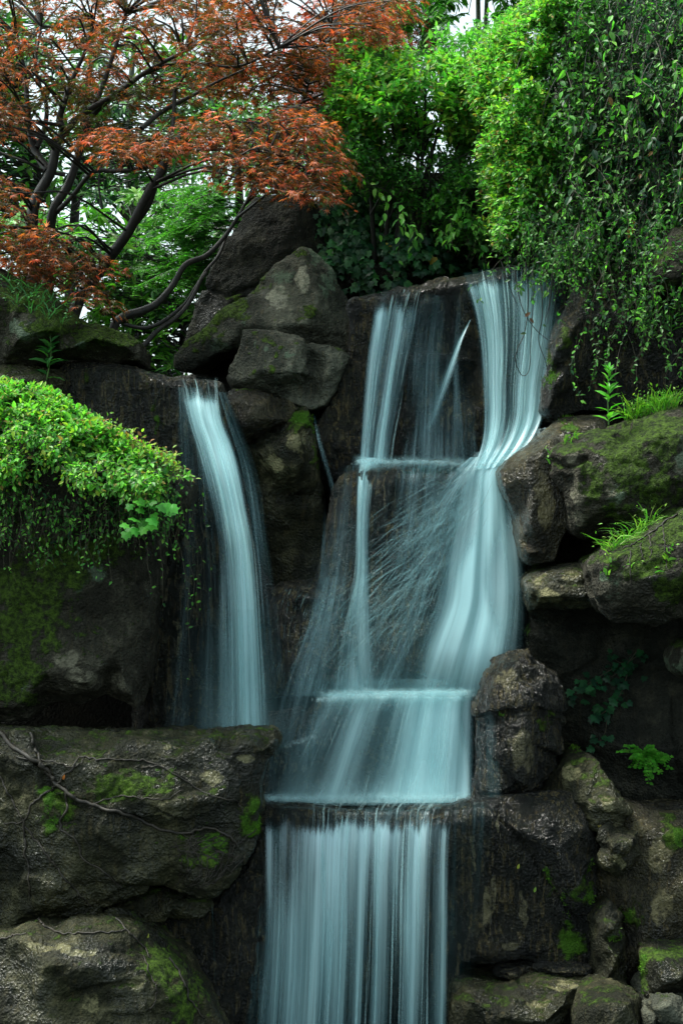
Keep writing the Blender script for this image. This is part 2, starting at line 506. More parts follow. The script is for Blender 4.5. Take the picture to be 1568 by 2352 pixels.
def moss_fuzz(o, P, N, mo, vi, seed):
    """short upright moss shoots where moss is thick"""
    rs = np.random.RandomState(seed + 900)
    w = np.clip((vi - .30) / .4, 0, 1) * .9 + np.clip((mo - .45) / .5, 0, 1) * .28
    w *= (N[:, 1] < .35)
    k = np.where(rs.rand(len(P)) < w)[0]
    if len(k) < 40: return
    k = np.repeat(k, 3)[:36000]
    n = len(k)
    B = P[k] + rs.normal(0, .006, (n, 3)) - N[k] * .002
    D = nrm(N[k] + np.array([0, 0, .5]) + rs.normal(0, .5, (n, 3)))
    S = nrm(np.cross(D, rs.normal(0, 1, (n, 3))))
    L = rs.uniform(.006, .016, n)[:, None]; wd = rs.uniform(.0015, .0034, n)[:, None]
    V = np.stack([B - S * wd, B + S * wd, B + D * L * .6 + S * wd * .8, B + D * L], 1).reshape(-1, 3)
    i = np.arange(n)[:, None] * 4
    F = np.concatenate([i + np.array([0, 1, 2]), i + np.array([0, 2, 3])])
    t = np.clip(vi[k] * 1.6, 0, 1)[:, None] * rs.uniform(.4, 1, (n, 1))
    c = (np.array([.045, .075, .010]) * (1 - t) + np.array([.12, .30, .02]) * t) * rs.uniform(.5, 1.3, (n, 1))
    base = bpy.data.objects[o.name]
    m = mk_mesh("moss", V, F, M_MOSS, base, smooth=False, attrs={'col': np.repeat(np.clip(c, 0, 1), 4, 0)})
    m["kind"] = "stuff"

def rock(name, label, cat, d, out, inn, mat, thick=0.6, vox=0.015, seed=1, amp=.7, strata=0.6, facet=.55, sm=2,
         cracks=(), moss=(), lichen=(), pale=(), vivid=(), wet=(), rim=0.14, grain=1.0, group=None, taper=0.9):
    """closed boulder: an outline with its own depth per corner, inner ridge points, a back, then weathering"""
    n = len(out)
    pts = [(p[0], p[1]) for p in out] + [(p[0], p[1]) for p in inn]
    dep = [d + (p[2] if len(p) > 2 else rim) for p in out] + [d + p[2] for p in inn]
    r = geometry.delaunay_2d_cdt([Vector(p) for p in pts], [(i, (i + 1) % n) for i in range(n)], [], 1, 1e-4)
    vs, fs, orig = r[0], r[2], r[3]
    dd = [dep[o[0]] if o else d for o in orig]
    front = [W(v[0], v[1], q) for v, q in zip(vs, dd)]
    cx = sum(p[0] for p in out) / n; cy = sum(p[1] for p in out) / n
    nv = len(vs)
    back = []
    zb = max(dep) + thick
    for v, q in zip(vs, dd):
        bx, by = cx + (v[0] - cx) * taper, cy + (v[1] - cy) * taper
        p0 = W(v[0], v[1], q); p1 = W(bx, by, q)
        back.append((p1[0], zb, p1[2]))
    idx = {}
    for k, o in enumerate(orig):
        for q in o:
            if q < n: idx[q] = k
    loop = [idx[i] for i in range(n)]
    F = [tuple(f) for f in fs] + [tuple(q + nv for q in reversed(f)) for f in fs]
    for i in range(n):
        a, b = loop[i], loop[(i + 1) % n]
        F.append((a, b, b + nv, a + nv))
    P, Fq = remeshed(front + back, F, vox)
    E = edges_of(Fq)
    P = smooth_pts(P, E, sm)
    N = normals_of(P, Fq)
    rs = np.random.RandomState(seed)
    disp = amp * 0.014 * fbm(P * 2.6, 3, seed)
    lay = P * np.array([2.2, 2.2, 6.5]) + 0.35 * fbm(P * 1.5, 2, seed + 5)[:, None]
    disp -= strata * 0.020 * (1 - np.abs(perlin(lay, seed + 2)) * 2.2).clip(0, 1) ** 3
    if facet > 0:
        ns = max(12, int(40 * (np.ptp(P[:, 0]) * np.ptp(P[:, 2]))))
        ns = min(ns, 110)
        sp = P[rs.randint(0, len(P), ns)]
        D = ((P[:, None, :] - sp[None]) * np.array([1, 1, 1.3])) ** 2
        D = D.sum(-1)
        k = D.argmin(1)
        g = rs.normal(size=(ns, 3)) * 0.16
        disp += facet * np.clip(((P - sp[k]) * g[k]).sum(1), -0.022, 0.022)
    P = P + N * disp[:, None]
    P = smooth_pts(P, E, 1, 0.5)
    px, py = to_px(P)
    qx, qy = px, py
    px = px + 16 * fbm(P * 7.0, 3, 71.0); py = py + 16 * fbm(P * 7.0, 3, 83.0)      # ragged patch edges
    d2 = grain * (0.0048 * fbm(P * 11, 3, seed + 9) + 0.0068 * fbm(P * 30, 2, seed + 4))
    brk = np.clip(.62 + .8 * fbm(P * 13, 3, 55.0), 0, 1)
    mo = spots(px, py, moss) * (.35 + .65 * brk); vi = spots(px, py, vivid) * brk
    d2 += np.maximum(mo, vi) * (0.006 + 0.010 * perlin(P * 26, seed))
    for ck in cracks:
        line, wpx, dep_ = ck
        q = seg_dist(qx + 5 * perlin(P * 9, 3.3), qy + 5 * perlin(P * 9, 6.1), line)
        d2 -= dep_ * np.exp(-(q / wpx) ** 2)
    P = P + normals_of(P, Fq) * d2[:, None]
    o = mk_mesh(name, P, Fq, mat, attrs={'moss': mo, 'vivid': vi, 'lichen': spots(px, py, lichen), 'pale': spots(px, py, pale), 'wet': spots(px, py, wet)})
    tag(o, label, cat, group)
    moss_fuzz(o, P, normals_of(P, Fq), mo, vi, seed)
    tri = [tuple(t) for f in Fq for t in f]
    RAYS.append(BVHTree.FromPolygons([tuple(v) for v in P], tri))
    return o

def hit(px, py, off=0.006):
    """first rock face seen from the photographer's place along that pixel"""
    dr = Vector(W(px, py, 1.0)) - Vector((0, 0, EYE)); dr.normalize()
    best = None
    for b in RAYS:
        h = b.ray_cast(Vector((0, 0, EYE)), dr, 40)
        if h[0] is not None and (best is None or h[3] < best[3]): best = h
    if best is None: return None
    nn = best[1] if best[1].dot(dr) < 0 else -best[1]
    return np.array(best[0] + nn * off), np.array(nn)

# --- the rock wall of the main cascade
rock("rock_outcrop", "dark rock face behind the upper tier of the tall right waterfall", "rock", 10.55,
     [(700, 1000), (745, 940), (800, 830), (795, 690), (830, 676), (870, 672), (960, 648), (1050, 628), (1150, 610), (1260, 596), (1345, 590), (1345, 700), (1310, 820), (1280, 960), (1200, 1030), (1150, 1090), (830, 1090), (760, 1100)],
     [(870, 700, -.02), (960, 672, -.04), (1060, 650, -.05), (1200, 630, -.04), (900, 800, 0), (1000, 760, .04), (1060, 800, .06), (890, 815, -.1), (970, 815, -.1), (1060, 822, -.1), (1100, 830, -.05), (1020, 905, -.04), (1060, 880, .12), (1060, 925, -.16), (1110, 935, -.16), (990, 960, -.1), (900, 960, -.1), (1060, 1050, -.16), (870, 1050, -.14), (1200, 850, -.02), (1180, 1000, -.1), (780, 1010, -.08), (790, 970, .0), (820, 1030, -.1)],
     M_DARK, thick=1.2, seed=3, strata=1.0, rim=0.05, wet=[(1060, 945, 60, 25), (800, 1000, 50, 25), (980, 690, 90, 50), (900, 675, 80, 16), (1180, 622, 160, 14)])
rock("rock_slab", "broad dark slab under the spray in the middle of the main waterfall", "rock slab", 10.1,
     [(560, 1640), (590, 1400), (640, 1340), (720, 1330), (745, 1230), (765, 1120), (790, 1085), (835, 1068), (880, 1058), (1000, 1058), (1110, 1062), (1165, 1100), (1210, 1250), (1230, 1420), (1215, 1530), (1120, 1620), (900, 1625), (720, 1625)],
     [(860, 1085, -.14), (950, 1075, -.14), (1080, 1080, -.12), (840, 1150, -.18), (900, 1090, -.2), (930, 1180, -.2), (1000, 1200, -.18), (830, 1300, -.25), (1000, 1350, -.28), (1120, 1300, -.2), (760, 1400, -.28), (900, 1500, -.38), (1050, 1540, -.4), (700, 1550, -.4), (640, 1400, -.2), (700, 1360, -.25), (850, 1590, -.45), (1000, 1600, -.46)],
     M_DARK, thick=0.9, seed=5, strata=0.5, rim=0.0, wet=[(860, 1130, 40, 60), (690, 1370, 50, 20), (700, 1480, 90, 120)])
rock("rock_step", "low rock step under the broad foaming sheet above the lower lip", "rock step", 9.62,
     [(560, 1880), (585, 1800), (620, 1740), (690, 1640), (735, 1604), (860, 1600), (960, 1596), (1090, 1592), (1110, 1700), (1105, 1880)],
     [(740, 1625, -.02), (900, 1620, -.04), (1060, 1615, -.04), (720, 1720, -.1), (880, 1730, -.14), (1040, 1740, -.14), (680, 1830, -.2), (860, 1840, -.22), (1030, 1840, -.22)],
     M_DARK, thick=0.8, seed=8, strata=0.8, rim=0.03)
rock("rock_wall", "tall streaked wet rock wall behind and beside the lowest water curtain", "rock wall", 9.0,
     [(560, 1852), (610, 1850), (760, 1866), (900, 1864), (1040, 1850), (1082, 1838), (1142, 1832), (1202, 1823), (1270, 1819), (1331, 1819), (1352, 1842), (1360, 1895), (1375, 1960), (1372, 2050), (1362, 2110), (1355, 2200), (1300, 2225), (1205, 2212), (1060, 2212), (1050, 2270), (1050, 2480), (540, 2480), (545, 2150)],
     [(640, 1900, .0), (900, 1900, -.02), (1040, 1890, -.02), (1100, 1870, -.06), (1250, 1850, -.06), (1165, 1904, -.04), (1202, 1945, -.02), (1240, 2002, .0), (1278, 2062, .02), (1316, 2111, .04), (1190, 1904, -.1), (1280, 1950, -.15), (1320, 2040, -.14), (1340, 1900, -.1), (1070, 2000, .03), (1130, 2100, .03), (1230, 2150, .04), (1110, 2190, -.05), (1060, 2100, .05), (750, 2100, .1), (950, 2100, .12), (800, 2400, .12), (1000, 2400, .1)],
     M_DARK, thick=0.35, seed=12, strata=0.25, facet=0.5, rim=0.04, vox=0.014,
     cracks=[([(1150, 1880), (1202, 1945), (1240, 2002), (1278, 2062), (1330, 2125)], 6, .03)],
     vivid=[(1258, 2020, 12, 26), (1288, 2080, 12, 30), (1308, 2165, 26, 36), (1345, 2060, 26, 20), (1325, 2200, 24, 8), (1346, 1985, 6, 40), (1303, 2120, 14, 26)], moss=[(1300, 2150, 60, 70), (1330, 2050, 40, 50)],
     pale=[(1090, 1960, 10, 60), (1110, 2080, 18, 70), (1130, 2050, 8, 60), (1200, 2090, 14, 60), (1150, 1900, 8, 40), (1170, 2170, 30, 20)], wet=[(1150, 1835, 60, 8), (1320, 1870, 22, 50), (1180, 1950, 70, 80)])
# --- the pile of boulders in the middle
rock("boulder", "tall dark rounded boulder standing behind the pointed boulder, under the red maple", "boulder", 11.75,
     [(420, 800), (428, 765), (450, 700), (472, 655), (480, 620), (500, 575), (512, 548), (540, 530), (560, 480), (582, 455), (612, 444), (690, 444), (727, 465), (745, 530), (770, 620), (800, 740), (640, 820), (520, 820)],
     [(520, 620, .05), (560, 560, -.02), (600, 500, .0), (680, 490, -.02), (640, 580, -.12), (700, 560, -.05), (540, 680, -.02), (480, 700, .05), (470, 760, .02)],
     M_SHADE, thick=1.0, seed=21, strata=0.3, rim=0.10, sm=3, facet=.3, amp=.5, cracks=[([(465, 658), (520, 680), (595, 655)], 5, .035)], moss=[(540, 680, 40, 25)])
rock("boulder", "pointed grey-brown boulder with a mossy left shoulder, peak of the rock pile", "boulder", 11.1,
     [(396, 835), (404, 807), (424, 781), (466, 757), (493, 724), (522, 698), (555, 685), (588, 659), (608, 629), (631, 606), (674, 579), (684, 566), (697, 562), (711, 566), (733, 584), (766, 622), (783, 658), (801, 688), (809, 718), (824, 754), (834, 794), (810, 850), (700, 850), (600, 845), (549, 800), (529, 806), (490, 815), (476, 829), (445, 848), (424, 853), (402, 848)],
     [(655, 618, .02), (640, 650, -.05), (600, 720, -.16), (575, 675, -.02), (556, 745, -.1), (480, 770, .0), (440, 815, .0), (470, 820, .02), (700, 598, -.05), (733, 675, -.16), (728, 721, -.22), (763, 765, -.12), (700, 740, -.26), (640, 750, -.26), (780, 710, .0), (530, 790, -.05), (690, 660, -.1)],
     M_GREY, thick=0.9, seed=23, strata=0.15, facet=0.3, amp=.4, rim=0.07, sm=2,
     cracks=[([(728, 721), (763, 762), (790, 780)], 5, .02)],
     moss=[(520, 725, 60, 22), (440, 800, 40, 26), (470, 780, 50, 20), (600, 650, 25, 20), (555, 700, 30, 20), (715, 720, 30, 30), (690, 575, 16, 10)],
     lichen=[(520, 790, 40, 18), (556, 740, 14, 40), (730, 590, 25, 25), (755, 640, 20, 40), (650, 640, 30, 30)], pale=[(640, 690, 30, 50), (690, 640, 20, 40)])
rock("boulder", "square grey boulder with a lobed right end and dark moss tufts, below the pointed boulder", "boulder", 10.5,
     [(557, 754), (595, 752), (634, 759), (674, 767), (694, 774), (711, 783), (763, 792), (789, 800), (806, 816), (801, 836), (785, 862), (770, 900), (750, 930), (715, 940), (674, 928), (640, 915), (618, 905), (588, 899), (532, 890), (521, 869), (527, 846), (542, 820), (552, 787)],
     [(570, 775, -.02), (640, 780, -.06), (690, 790, -.06), (600, 850, -.14), (670, 840, -.14), (696, 862, -.12), (655, 862, -.16), (560, 875, -.05), (630, 890, -.02), (690, 885, .08), (712, 800, .05), (720, 860, .12), (760, 815, .02), (755, 850, -.02), (742, 885, .02), (715, 905, .14), (600, 800, -.08)],
     M_GREY, thick=0.7, seed=27, strata=0.1, facet=0.3, amp=.4, rim=0.05, sm=3,
     cracks=[([(708, 780), (714, 830), (700, 866)], 6, .03), ([(640, 862), (664, 859), (700, 868)], 3.5, .02)],
     moss=[(613, 785, 9, 7), (622, 793, 9, 8), (645, 798, 11, 8), (592, 790, 5, 5), (636, 818, 8, 9), (630, 842, 9, 7), (606, 838, 5, 9), (580, 860, 7, 6), (612, 880, 6, 5), (642, 856, 6, 5), (567, 813, 4, 4)],
     vivid=[(616, 786, 7, 4), (615, 818, 6, 5)], lichen=[(615, 806, 5, 9), (667, 813, 6, 6), (583, 782, 4, 12)])
rock("boulder", "brown wedge of rock directly under the square grey boulder, beside the left fall's lip", "boulder", 10.35,
     [(508, 915), (520, 902), (532, 896), (569, 893), (588, 897), (625, 905), (674, 918), (690, 940), (661, 962), (634, 982), (595, 1005), (545, 1032), (526, 995), (513, 950)],
     [(550, 915, -.08), (600, 930, -.08), (560, 980, -.12), (530, 950, -.05), (620, 965, -.04)],
     M_WETBROWN, thick=0.6, seed=31, strata=0.4, vox=0.012, wet=[(525, 935, 14, 40)], moss=[(555, 899, 40, 3)])
rock("boulder", "large tapering brown boulder between the left fall and the main waterfall", "boulder", 10.4,
     [(540, 1036), (595, 1005), (641, 978), (661, 955), (676, 942), (700, 926), (714, 945), (722, 1011), (729, 1061), (742, 1120), (748, 1250), (738, 1345), (690, 1370), (640, 1360), (600, 1320), (580, 1210), (562, 1110)],
     [(600, 1040, -.1), (680, 1000, -.12), (700, 1060, -.12), (640, 1100, -.14), (610, 1140, -.02), (690, 1130, .06), (660, 1220, .1), (620, 1250, .08), (700, 1250, .1)],
     M_BROWN, thick=0.8, seed=33, strata=0.5, rim=0.12, vivid=[(690, 958, 26, 14), (716, 990, 9, 30)], moss=[(690, 965, 30, 25), (722, 1040, 6, 40)], pale=[(680, 1010, 30, 40), (620, 1060, 40, 30)])
# --- left side
rock("boulder", "long moss-covered boulder at the foot of the maple, above the left waterfall", "boulder", 9.9,
     [(-360, 600), (0, 614), (50, 642), (90, 658), (135, 690), (152, 712), (200, 740), (250, 755), (300, 770), (325, 788), (324, 830), (250, 830), (160, 822), (90, 838), (0, 842), (-360, 845)],
     [(20, 680, -.04), (100, 700, -.06), (140, 750, -.12), (220, 775, -.1), (290, 795, -.08), (40, 780, -.16), (150, 805, -.1)],
     M_MOSSY, thick=1.0, seed=41, strata=0.4, rim=0.16, moss=[(260, 775, 80, 22), (120, 740, 80, 40), (60, 690, 60, 40)], lichen=[(110, 680, 40, 20), (60, 760, 60, 30), (190, 790, 20, 20)], pale=[(110, 670, 30, 10)])
rock("rock_ledge", "dark dripping ledge with a glistening wet top, left of the left fall's lip", "rock ledge", 10.05,
     [(100, 860), (150, 833), (225, 826), (300, 834), (350, 850), (388, 866), (450, 871), (516, 873), (524, 930), (540, 1080), (575, 1250), (600, 1500), (620, 1720), (300, 1720), (300, 1250), (150, 1150), (100, 980)],
     [(170, 848, -.1), (225, 845, -.12), (300, 852, -.12), (360, 872, -.1), (400, 885, -.04), (500, 888, -.02), (480, 1000, .02), (200, 950, -.08), (350, 980, -.06), (300, 1100, -.05), (400, 1300, -.1), (470, 1400, -.12), (420, 1550, -.2), (520, 1600, -.2), (360, 1450, -.2), (350, 1640, -.25)],
     M_DARK, thick=0.7, seed=43, strata=0.2, facet=0.5, rim=0.06, wet=[(250, 836, 140, 12)], moss=[(356, 950, 12, 60), (358, 980, 14, 30), (200, 870, 14, 30)], vivid=[(358, 985, 10, 14), (343, 870, 6, 8)],
     pale=[(380, 1340, 16, 60), (375, 1280, 14, 40), (410, 1480, 16, 60), (430, 1250, 10, 40)])
rock("boulder", "small brown rock tucked under the long mossy boulder at the left edge", "boulder", 9.9,
     [(-360, 848), (0, 838), (80, 836), (140, 845), (160, 870), (130, 930), (-360, 940)], [(20, 870, -.06), (90, 870, -.06)], M_BROWN, thick=0.5, seed=45)
rock("boulder", "huge overhanging boulder draped with the bright green shrub, cave at its foot", "boulder", 9.0,
     [(-400, 960), (60, 930), (200, 960), (300, 1020), (350, 1050), (400, 1060), (438, 1085), (446, 1105), (432, 1150), (400, 1180), (365, 1225), (352, 1290), (350, 1400), (342, 1494), (336, 1540), (318, 1634), (290, 1615), (242, 1600), (193, 1618), (133, 1618), (90, 1640), (60, 1660), (-400, 1665)],
     [(60, 1050, -.2), (200, 1080, -.18), (330, 1100, -.1), (400, 1105, -.06), (300, 1180, .02), (100, 1220, -.1), (220, 1260, -.04), (290, 1330, .04), (40, 1400, -.06), (180, 1420, -.06), (270, 1500, -.04), (100, 1540, -.12), (200, 1570, -.16), (290, 1590, -.04), (50, 1620, -.06)],
     M_MOSSY, thick=0.9, seed=47, strata=0.4, rim=0.15, moss=[(60, 1400, 90, 150), (120, 1290, 90, 70), (40, 1540, 80, 80), (230, 1260, 60, 50)],
     lichen=[(185, 1340, 22, 20), (215, 1320, 30, 30), (60, 1590, 20, 20), (160, 1290, 30, 20)], pale=[(190, 1560, 50, 30), (270, 1560, 25, 30), (160, 1520, 40, 30), (210, 1270, 25, 20)], wet=[(390, 1105, 40, 25)])
rock("rock_ledge", "big brown ledge rock at lower left with a flat wet top and creeping roots", "rock ledge", 8.45,
     [(-400, 1668, .35), (0, 1671, .35), (80, 1676, .35), (242, 1680, .35), (346, 1684, .35), (443, 1682, .35), (524, 1678, .35), (566, 1675, .35), (622, 1681, .3), (642, 1692, .1), (646, 1714, .08), (638, 1735, .08), (617, 1755, .1), (611, 1778, .1), (599, 1806, .1), (599, 1840, .08), (603, 1872, .06), (599, 1920, .06), (575, 1965, .06), (555, 1992, .05), (522, 2036, .03), (492, 2071, .03), (450, 2070, .05), (370, 2047, .08), (300, 2052, .08), (228, 2082, .08), (220, 2107, .08), (165, 2118, .1), (70, 2128, .1), (0, 2152, .1), (-400, 2160, .1)],
     [(60, 1695, .05), (250, 1722, .0), (310, 1702, .05), (380, 1713, .02), (480, 1697, .04), (565, 1692, .03), (630, 1698, .03), (230, 1752, -.04), (400, 1745, -.02), (520, 1740, .0), (600, 1725, .02), (120, 1790, -.08), (300, 1810, -.1), (450, 1800, -.03), (560, 1800, .02), (240, 1860, -.12), (325, 1866, -.14), (410, 1842, -.14), (500, 1834, -.08), (560, 1850, -.02), (345, 1900, -.08), (430, 1910, -.06), (520, 1900, -.04), (100, 1920, -.1), (220, 1960, -.12), (400, 1980, -.08), (500, 1990, -.06), (470, 2040, -.06), (120, 2050, -.08), (300, 2020, -.04), (50, 1800, -.02), (95, 1755, -.08), (20, 1740, -.04)],
     M_BROWN, thick=0.5, seed=51, strata=0.8, facet=0.8, rim=0.08, sm=3, vox=0.013, grain=1.3,
     cracks=[([(0, 1735), (60, 1745), (110, 1765), (130, 1830), (200, 1860)], 7, .03), ([(240, 1862), (345, 1893), (425, 1915), (520, 1905)], 6, .02), ([(225, 2080), (300, 2040), (370, 2042), (450, 2066)], 5, .02)],
     moss=[(130, 1860, 50, 60), (290, 1800, 100, 40), (480, 1960, 70, 50), (570, 1890, 30, 50)],
     vivid=[(116, 1862, 22, 36), (142, 1890, 12, 30), (106, 1815, 20, 10), (400, 1775, 50, 14), (258, 1752, 24, 10), (575, 1890, 26, 36), (510, 1965, 22, 26), (412, 1910, 10, 14), (365, 1922, 16, 8), (470, 1920, 40, 30)],
     pale=[(480, 1780, 50, 18), (560, 1740, 40, 16), (370, 1875, 40, 10), (400, 1715, 40, 8)], wet=[(420, 1715, 90, 12), (520, 1765, 60, 40), (370, 1870, 60, 12), (570, 1700, 70, 10), (120, 1940, 60, 50)])
rock("rock_slab", "thin rock slab sandwiched under the rooty ledge at lower left", "rock slab", 8.6,
     [(180, 2120), (228, 2078), (300, 2044), (380, 2040), (460, 2068), (490, 2092), (455, 2112), (350, 2118), (265, 2120)], [(300, 2085, -.06), (400, 2080, -.06), (250, 2105, -.04)], M_BROWN, thick=0.5, seed=53, rim=0.08, vox=0.013)
rock("boulder", "rounded brown boulder with a pale wet crown in the bottom left corner", "boulder", 8.15,
     [(-400, 2160), (0, 2150), (45, 2131), (80, 2126), (125, 2136), (165, 2118), (250, 2112), (300, 2126), (340, 2156), (382, 2198), (430, 2238), (470, 2297), (505, 2352), (560, 2470), (-400, 2470)],
     [(60, 2165, -.06), (160, 2170, -.1), (260, 2160, -.06), (100, 2220, -.18), (220, 2220, -.18), (320, 2220, -.08), (180, 2290, -.12), (300, 2300, -.14), (400, 2300, -.06), (80, 2330, -.14), (200, 2380, -.22), (380, 2400, -.14), (450, 2400, -.06)],
     M_BROWN, thick=0.7, seed=57, strata=0.5, rim=0.12, vox=0.013, cracks=[([(150, 2295), (220, 2270), (320, 2255)], 6, .025)],
     pale=[(120, 2175, 70, 18), (180, 2180, 50, 16), (210, 2310, 30, 40), (320, 2250, 30, 20)], wet=[(140, 2175, 90, 22)], moss=[(370, 2230, 40, 40), (420, 2300, 40, 50)])
rock("rock_slab", "dark leaning rock slab in shadow between the bottom left boulder and the curtain", "rock slab", 8.75,
     [(360, 2120), (450, 2110), (500, 2075), (560, 1995), (600, 1925), (612, 2000), (610, 2200), (585, 2480), (420, 2480), (400, 2230)], [(540, 2080, .02), (480, 2180, .0), (560, 2200, -.02), (460, 2300, -.04), (530, 2350, -.06), (580, 2020, -.02)], M_DARK, thick=0.5, seed=59, rim=0.08, wet=[(590, 2060, 14, 30)])
# --- right side
rock("boulder", "dark overhanging boulder at the right edge of the main waterfall, under the hanging vines", "boulder", 9.85,
     [(1262, 800), (1290, 720), (1330, 640), (1420, 600), (1960, 560), (1960, 960), (1500, 950), (1375, 945), (1304, 950), (1280, 966), (1261, 968), (1243, 954), (1239, 942), (1243, 915), (1252, 868)],
     [(1280, 800, -.12), (1275, 880, -.12), (1262, 930, -.08), (1310, 830, .0), (1330, 900, .14), (1400, 860, .12), (1340, 720, .0), (1450, 750, .0), (1550, 800, -.02), (1560, 700, -.05), (1500, 900, .1)],
     M_DARK, thick=0.9, seed=61, rim=0.1, strata=0.3, vivid=[(1262, 850, 6, 40), (1256, 880, 6, 20)], moss=[(1270, 830, 10, 40), (1290, 780, 14, 30)])
rock("boulder", "pale mossy block jutting out near the right edge beneath the climbers", "boulder", 9.5,
     [(1482, 600), (1512, 565), (1540, 520), (1960, 480), (1960, 665), (1568, 672), (1500, 680), (1490, 645)], [(1530, 590, -.1), (1560, 640, -.14), (1510, 640, -.1), (1600, 560, -.1)], M_MOSSY, thick=0.6, seed=63, pale=[(1540, 655, 30, 20), (1520, 600, 30, 20)], moss=[(1510, 600, 25, 30)], lichen=[(1500, 590, 20, 30)])
rock("rock_slab", "leaning brown wet slab whose left edge splits the main waterfall", "rock slab", 9.35,
     [(1146, 1080, .1), (1167, 1053, .2), (1204, 1028, .3), (1237, 998, .4), (1261, 980, .45), (1286, 961, .5), (1330, 952, .5), (1400, 950, .5), (1400, 1050, .2), (1330, 1120, .1), (1310, 1200, .05), (1290, 1240, .05), (1275, 1290, .05), (1213, 1300, .1), (1198, 1288, .12), (1188, 1241, .12), (1185, 1190, .14), (1167, 1150, .12), (1152, 1114, .1)],
     [(1172, 1085, .04), (1205, 1055, -.02), (1245, 1030, .02), (1280, 990, .2), (1330, 985, .2), (1222, 1110, -.05), (1216, 1200, -.05), (1212, 1270, -.02), (1252, 1200, -.02), (1245, 1265, .0), (1268, 1120, -.01)],
     M_WETBROWN, thick=0.6, seed=65, strata=0.0, facet=0.15, amp=.5, grain=.7, vox=0.012, vivid=[(1300, 977, 16, 12), (1310, 972, 10, 8)], moss=[(1310, 985, 30, 18)], wet=[(1170, 1080, 30, 60), (1190, 1200, 16, 90), (1260, 1000, 40, 30)], pale=[(1250, 1150, 30, 90)])
rock("boulder", "big square boulder with thick dark moss and bare pale patches, right of the falls", "boulder", 9.05,
     [(1264, 1040, .15), (1275, 1022, .18), (1298, 1013, .2), (1334, 998, .22), (1359, 986, .22), (1395, 980, .22), (1444, 967, .22), (1487, 949, .2), (1517, 940, .2), (1541, 931, .2), (1568, 928, .2), (1960, 940, .2), (1960, 1230), (1568, 1235), (1487, 1240), (1426, 1240), (1380, 1236), (1350, 1240), (1319, 1228), (1308, 1208), (1304, 1165), (1297, 1126), (1272, 1092)],
     [(1290, 1045, .0), (1340, 1030, -.02), (1390, 1000, .04), (1290, 1075, .04), (1330, 1080, -.04), (1400, 1060, -.08), (1500, 1000, -.08), (1330, 1150, -.06), (1420, 1150, -.14), (1540, 1100, -.16), (1480, 1200, -.06), (1340, 1205, -.02), (1560, 1000, -.1)],
     M_MOSSY, thick=0.8, seed=67, strata=0.8, facet=0.9, amp=1.0, vox=0.013, cracks=[([(1266, 1060), (1300, 1075), (1345, 1055)], 6, .03), ([(1290, 1020), (1340, 1012)], 3, .015)],
     moss=[(1440, 1060, 70, 60), (1500, 1120, 60, 60), (1360, 1110, 30, 50), (1440, 1180, 60, 30), (1520, 1020, 40, 40)],
     lichen=[(1420, 1140, 16, 30), (1560, 1040, 14, 50), (1470, 1180, 10, 24), (1540, 990, 10, 30)], pale=[(1325, 1130, 22, 40), (1330, 1190, 26, 24), (1405, 1120, 14, 30), (1415, 1160, 14, 24), (1415, 1085, 8, 20), (1466, 1180, 10, 26), (1560, 1060, 12, 60), (1310, 1050, 20, 12)])
rock("boulder", "mossy overhanging boulder at the right edge with roots trailing over its brow", "boulder", 8.6,
     [(1356, 1298), (1371, 1279), (1395, 1264), (1426, 1248), (1465, 1239), (1496, 1221), (1517, 1197), (1541, 1185), (1568, 1169), (1960, 1150), (1960, 1440), (1568, 1436), (1470, 1440), (1400, 1428), (1383, 1409), (1366, 1378)],
     [(1390, 1290, -.06), (1440, 1270, -.06), (1500, 1240, -.06), (1560, 1200, -.08), (1400, 1340, -.06), (1470, 1330, -.14), (1560, 1320, -.18), (1420, 1390, .0), (1520, 1400, -.04)],
     M_MOSSY, thick=0.8, seed=69, strata=0.8, facet=.9, amp=1.0, vox=0.013, moss=[(1480, 1290, 70, 40), (1540, 1350, 50, 40), (1540, 1230, 30, 30)], lichen=[(1410, 1340, 24, 26), (1390, 1330, 20, 20)], pale=[(1390, 1280, 26, 10), (1520, 1205, 24, 10)], wet=[(1500, 1420, 80, 20)])
rock("rock_block", "squat tan block with a glistening cracked top, under the wet brown slab", "rock block", 9.15,
     [(1204, 1350), (1207, 1337), (1225, 1323), (1261, 1308), (1282, 1298), (1319, 1292), (1400, 1290), (1400, 1390), (1371, 1392), (1310, 1396), (1258, 1398), (1222, 1406), (1212, 1384)],
     [(1225, 1345, -.02), (1280, 1325, -.04), (1340, 1320, -.04), (1240, 1375, -.1), (1310, 1370, -.12), (1360, 1370, -.1)],
     M_BROWN, thick=0.7, seed=71, strata=0.6, vox=0.012, cracks=[([(1225, 1340), (1270, 1336), (1310, 1340), (1340, 1338)], 3.5, .018)], pale=[(1260, 1370, 40, 20), (1310, 1330, 30, 12), (1240, 1330, 20, 10)], wet=[(1270, 1325, 60, 16)])
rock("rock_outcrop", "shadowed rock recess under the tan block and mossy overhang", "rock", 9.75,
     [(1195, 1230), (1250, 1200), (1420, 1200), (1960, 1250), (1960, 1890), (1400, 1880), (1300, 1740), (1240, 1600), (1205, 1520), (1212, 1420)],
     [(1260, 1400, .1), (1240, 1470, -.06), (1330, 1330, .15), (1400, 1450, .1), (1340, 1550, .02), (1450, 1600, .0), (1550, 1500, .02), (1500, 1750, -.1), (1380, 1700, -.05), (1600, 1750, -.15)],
     M_SHADE, thick=0.8, seed=73, strata=0.7, rim=0.1, vivid=[(1215, 1440, 5, 22), (1214, 1480, 7, 12)], moss=[(1215, 1460, 10, 40), (1230, 1290, 24, 14)], cracks=[([(1540, 1600), (1548, 1700), (1560, 1800)], 5, .03)])
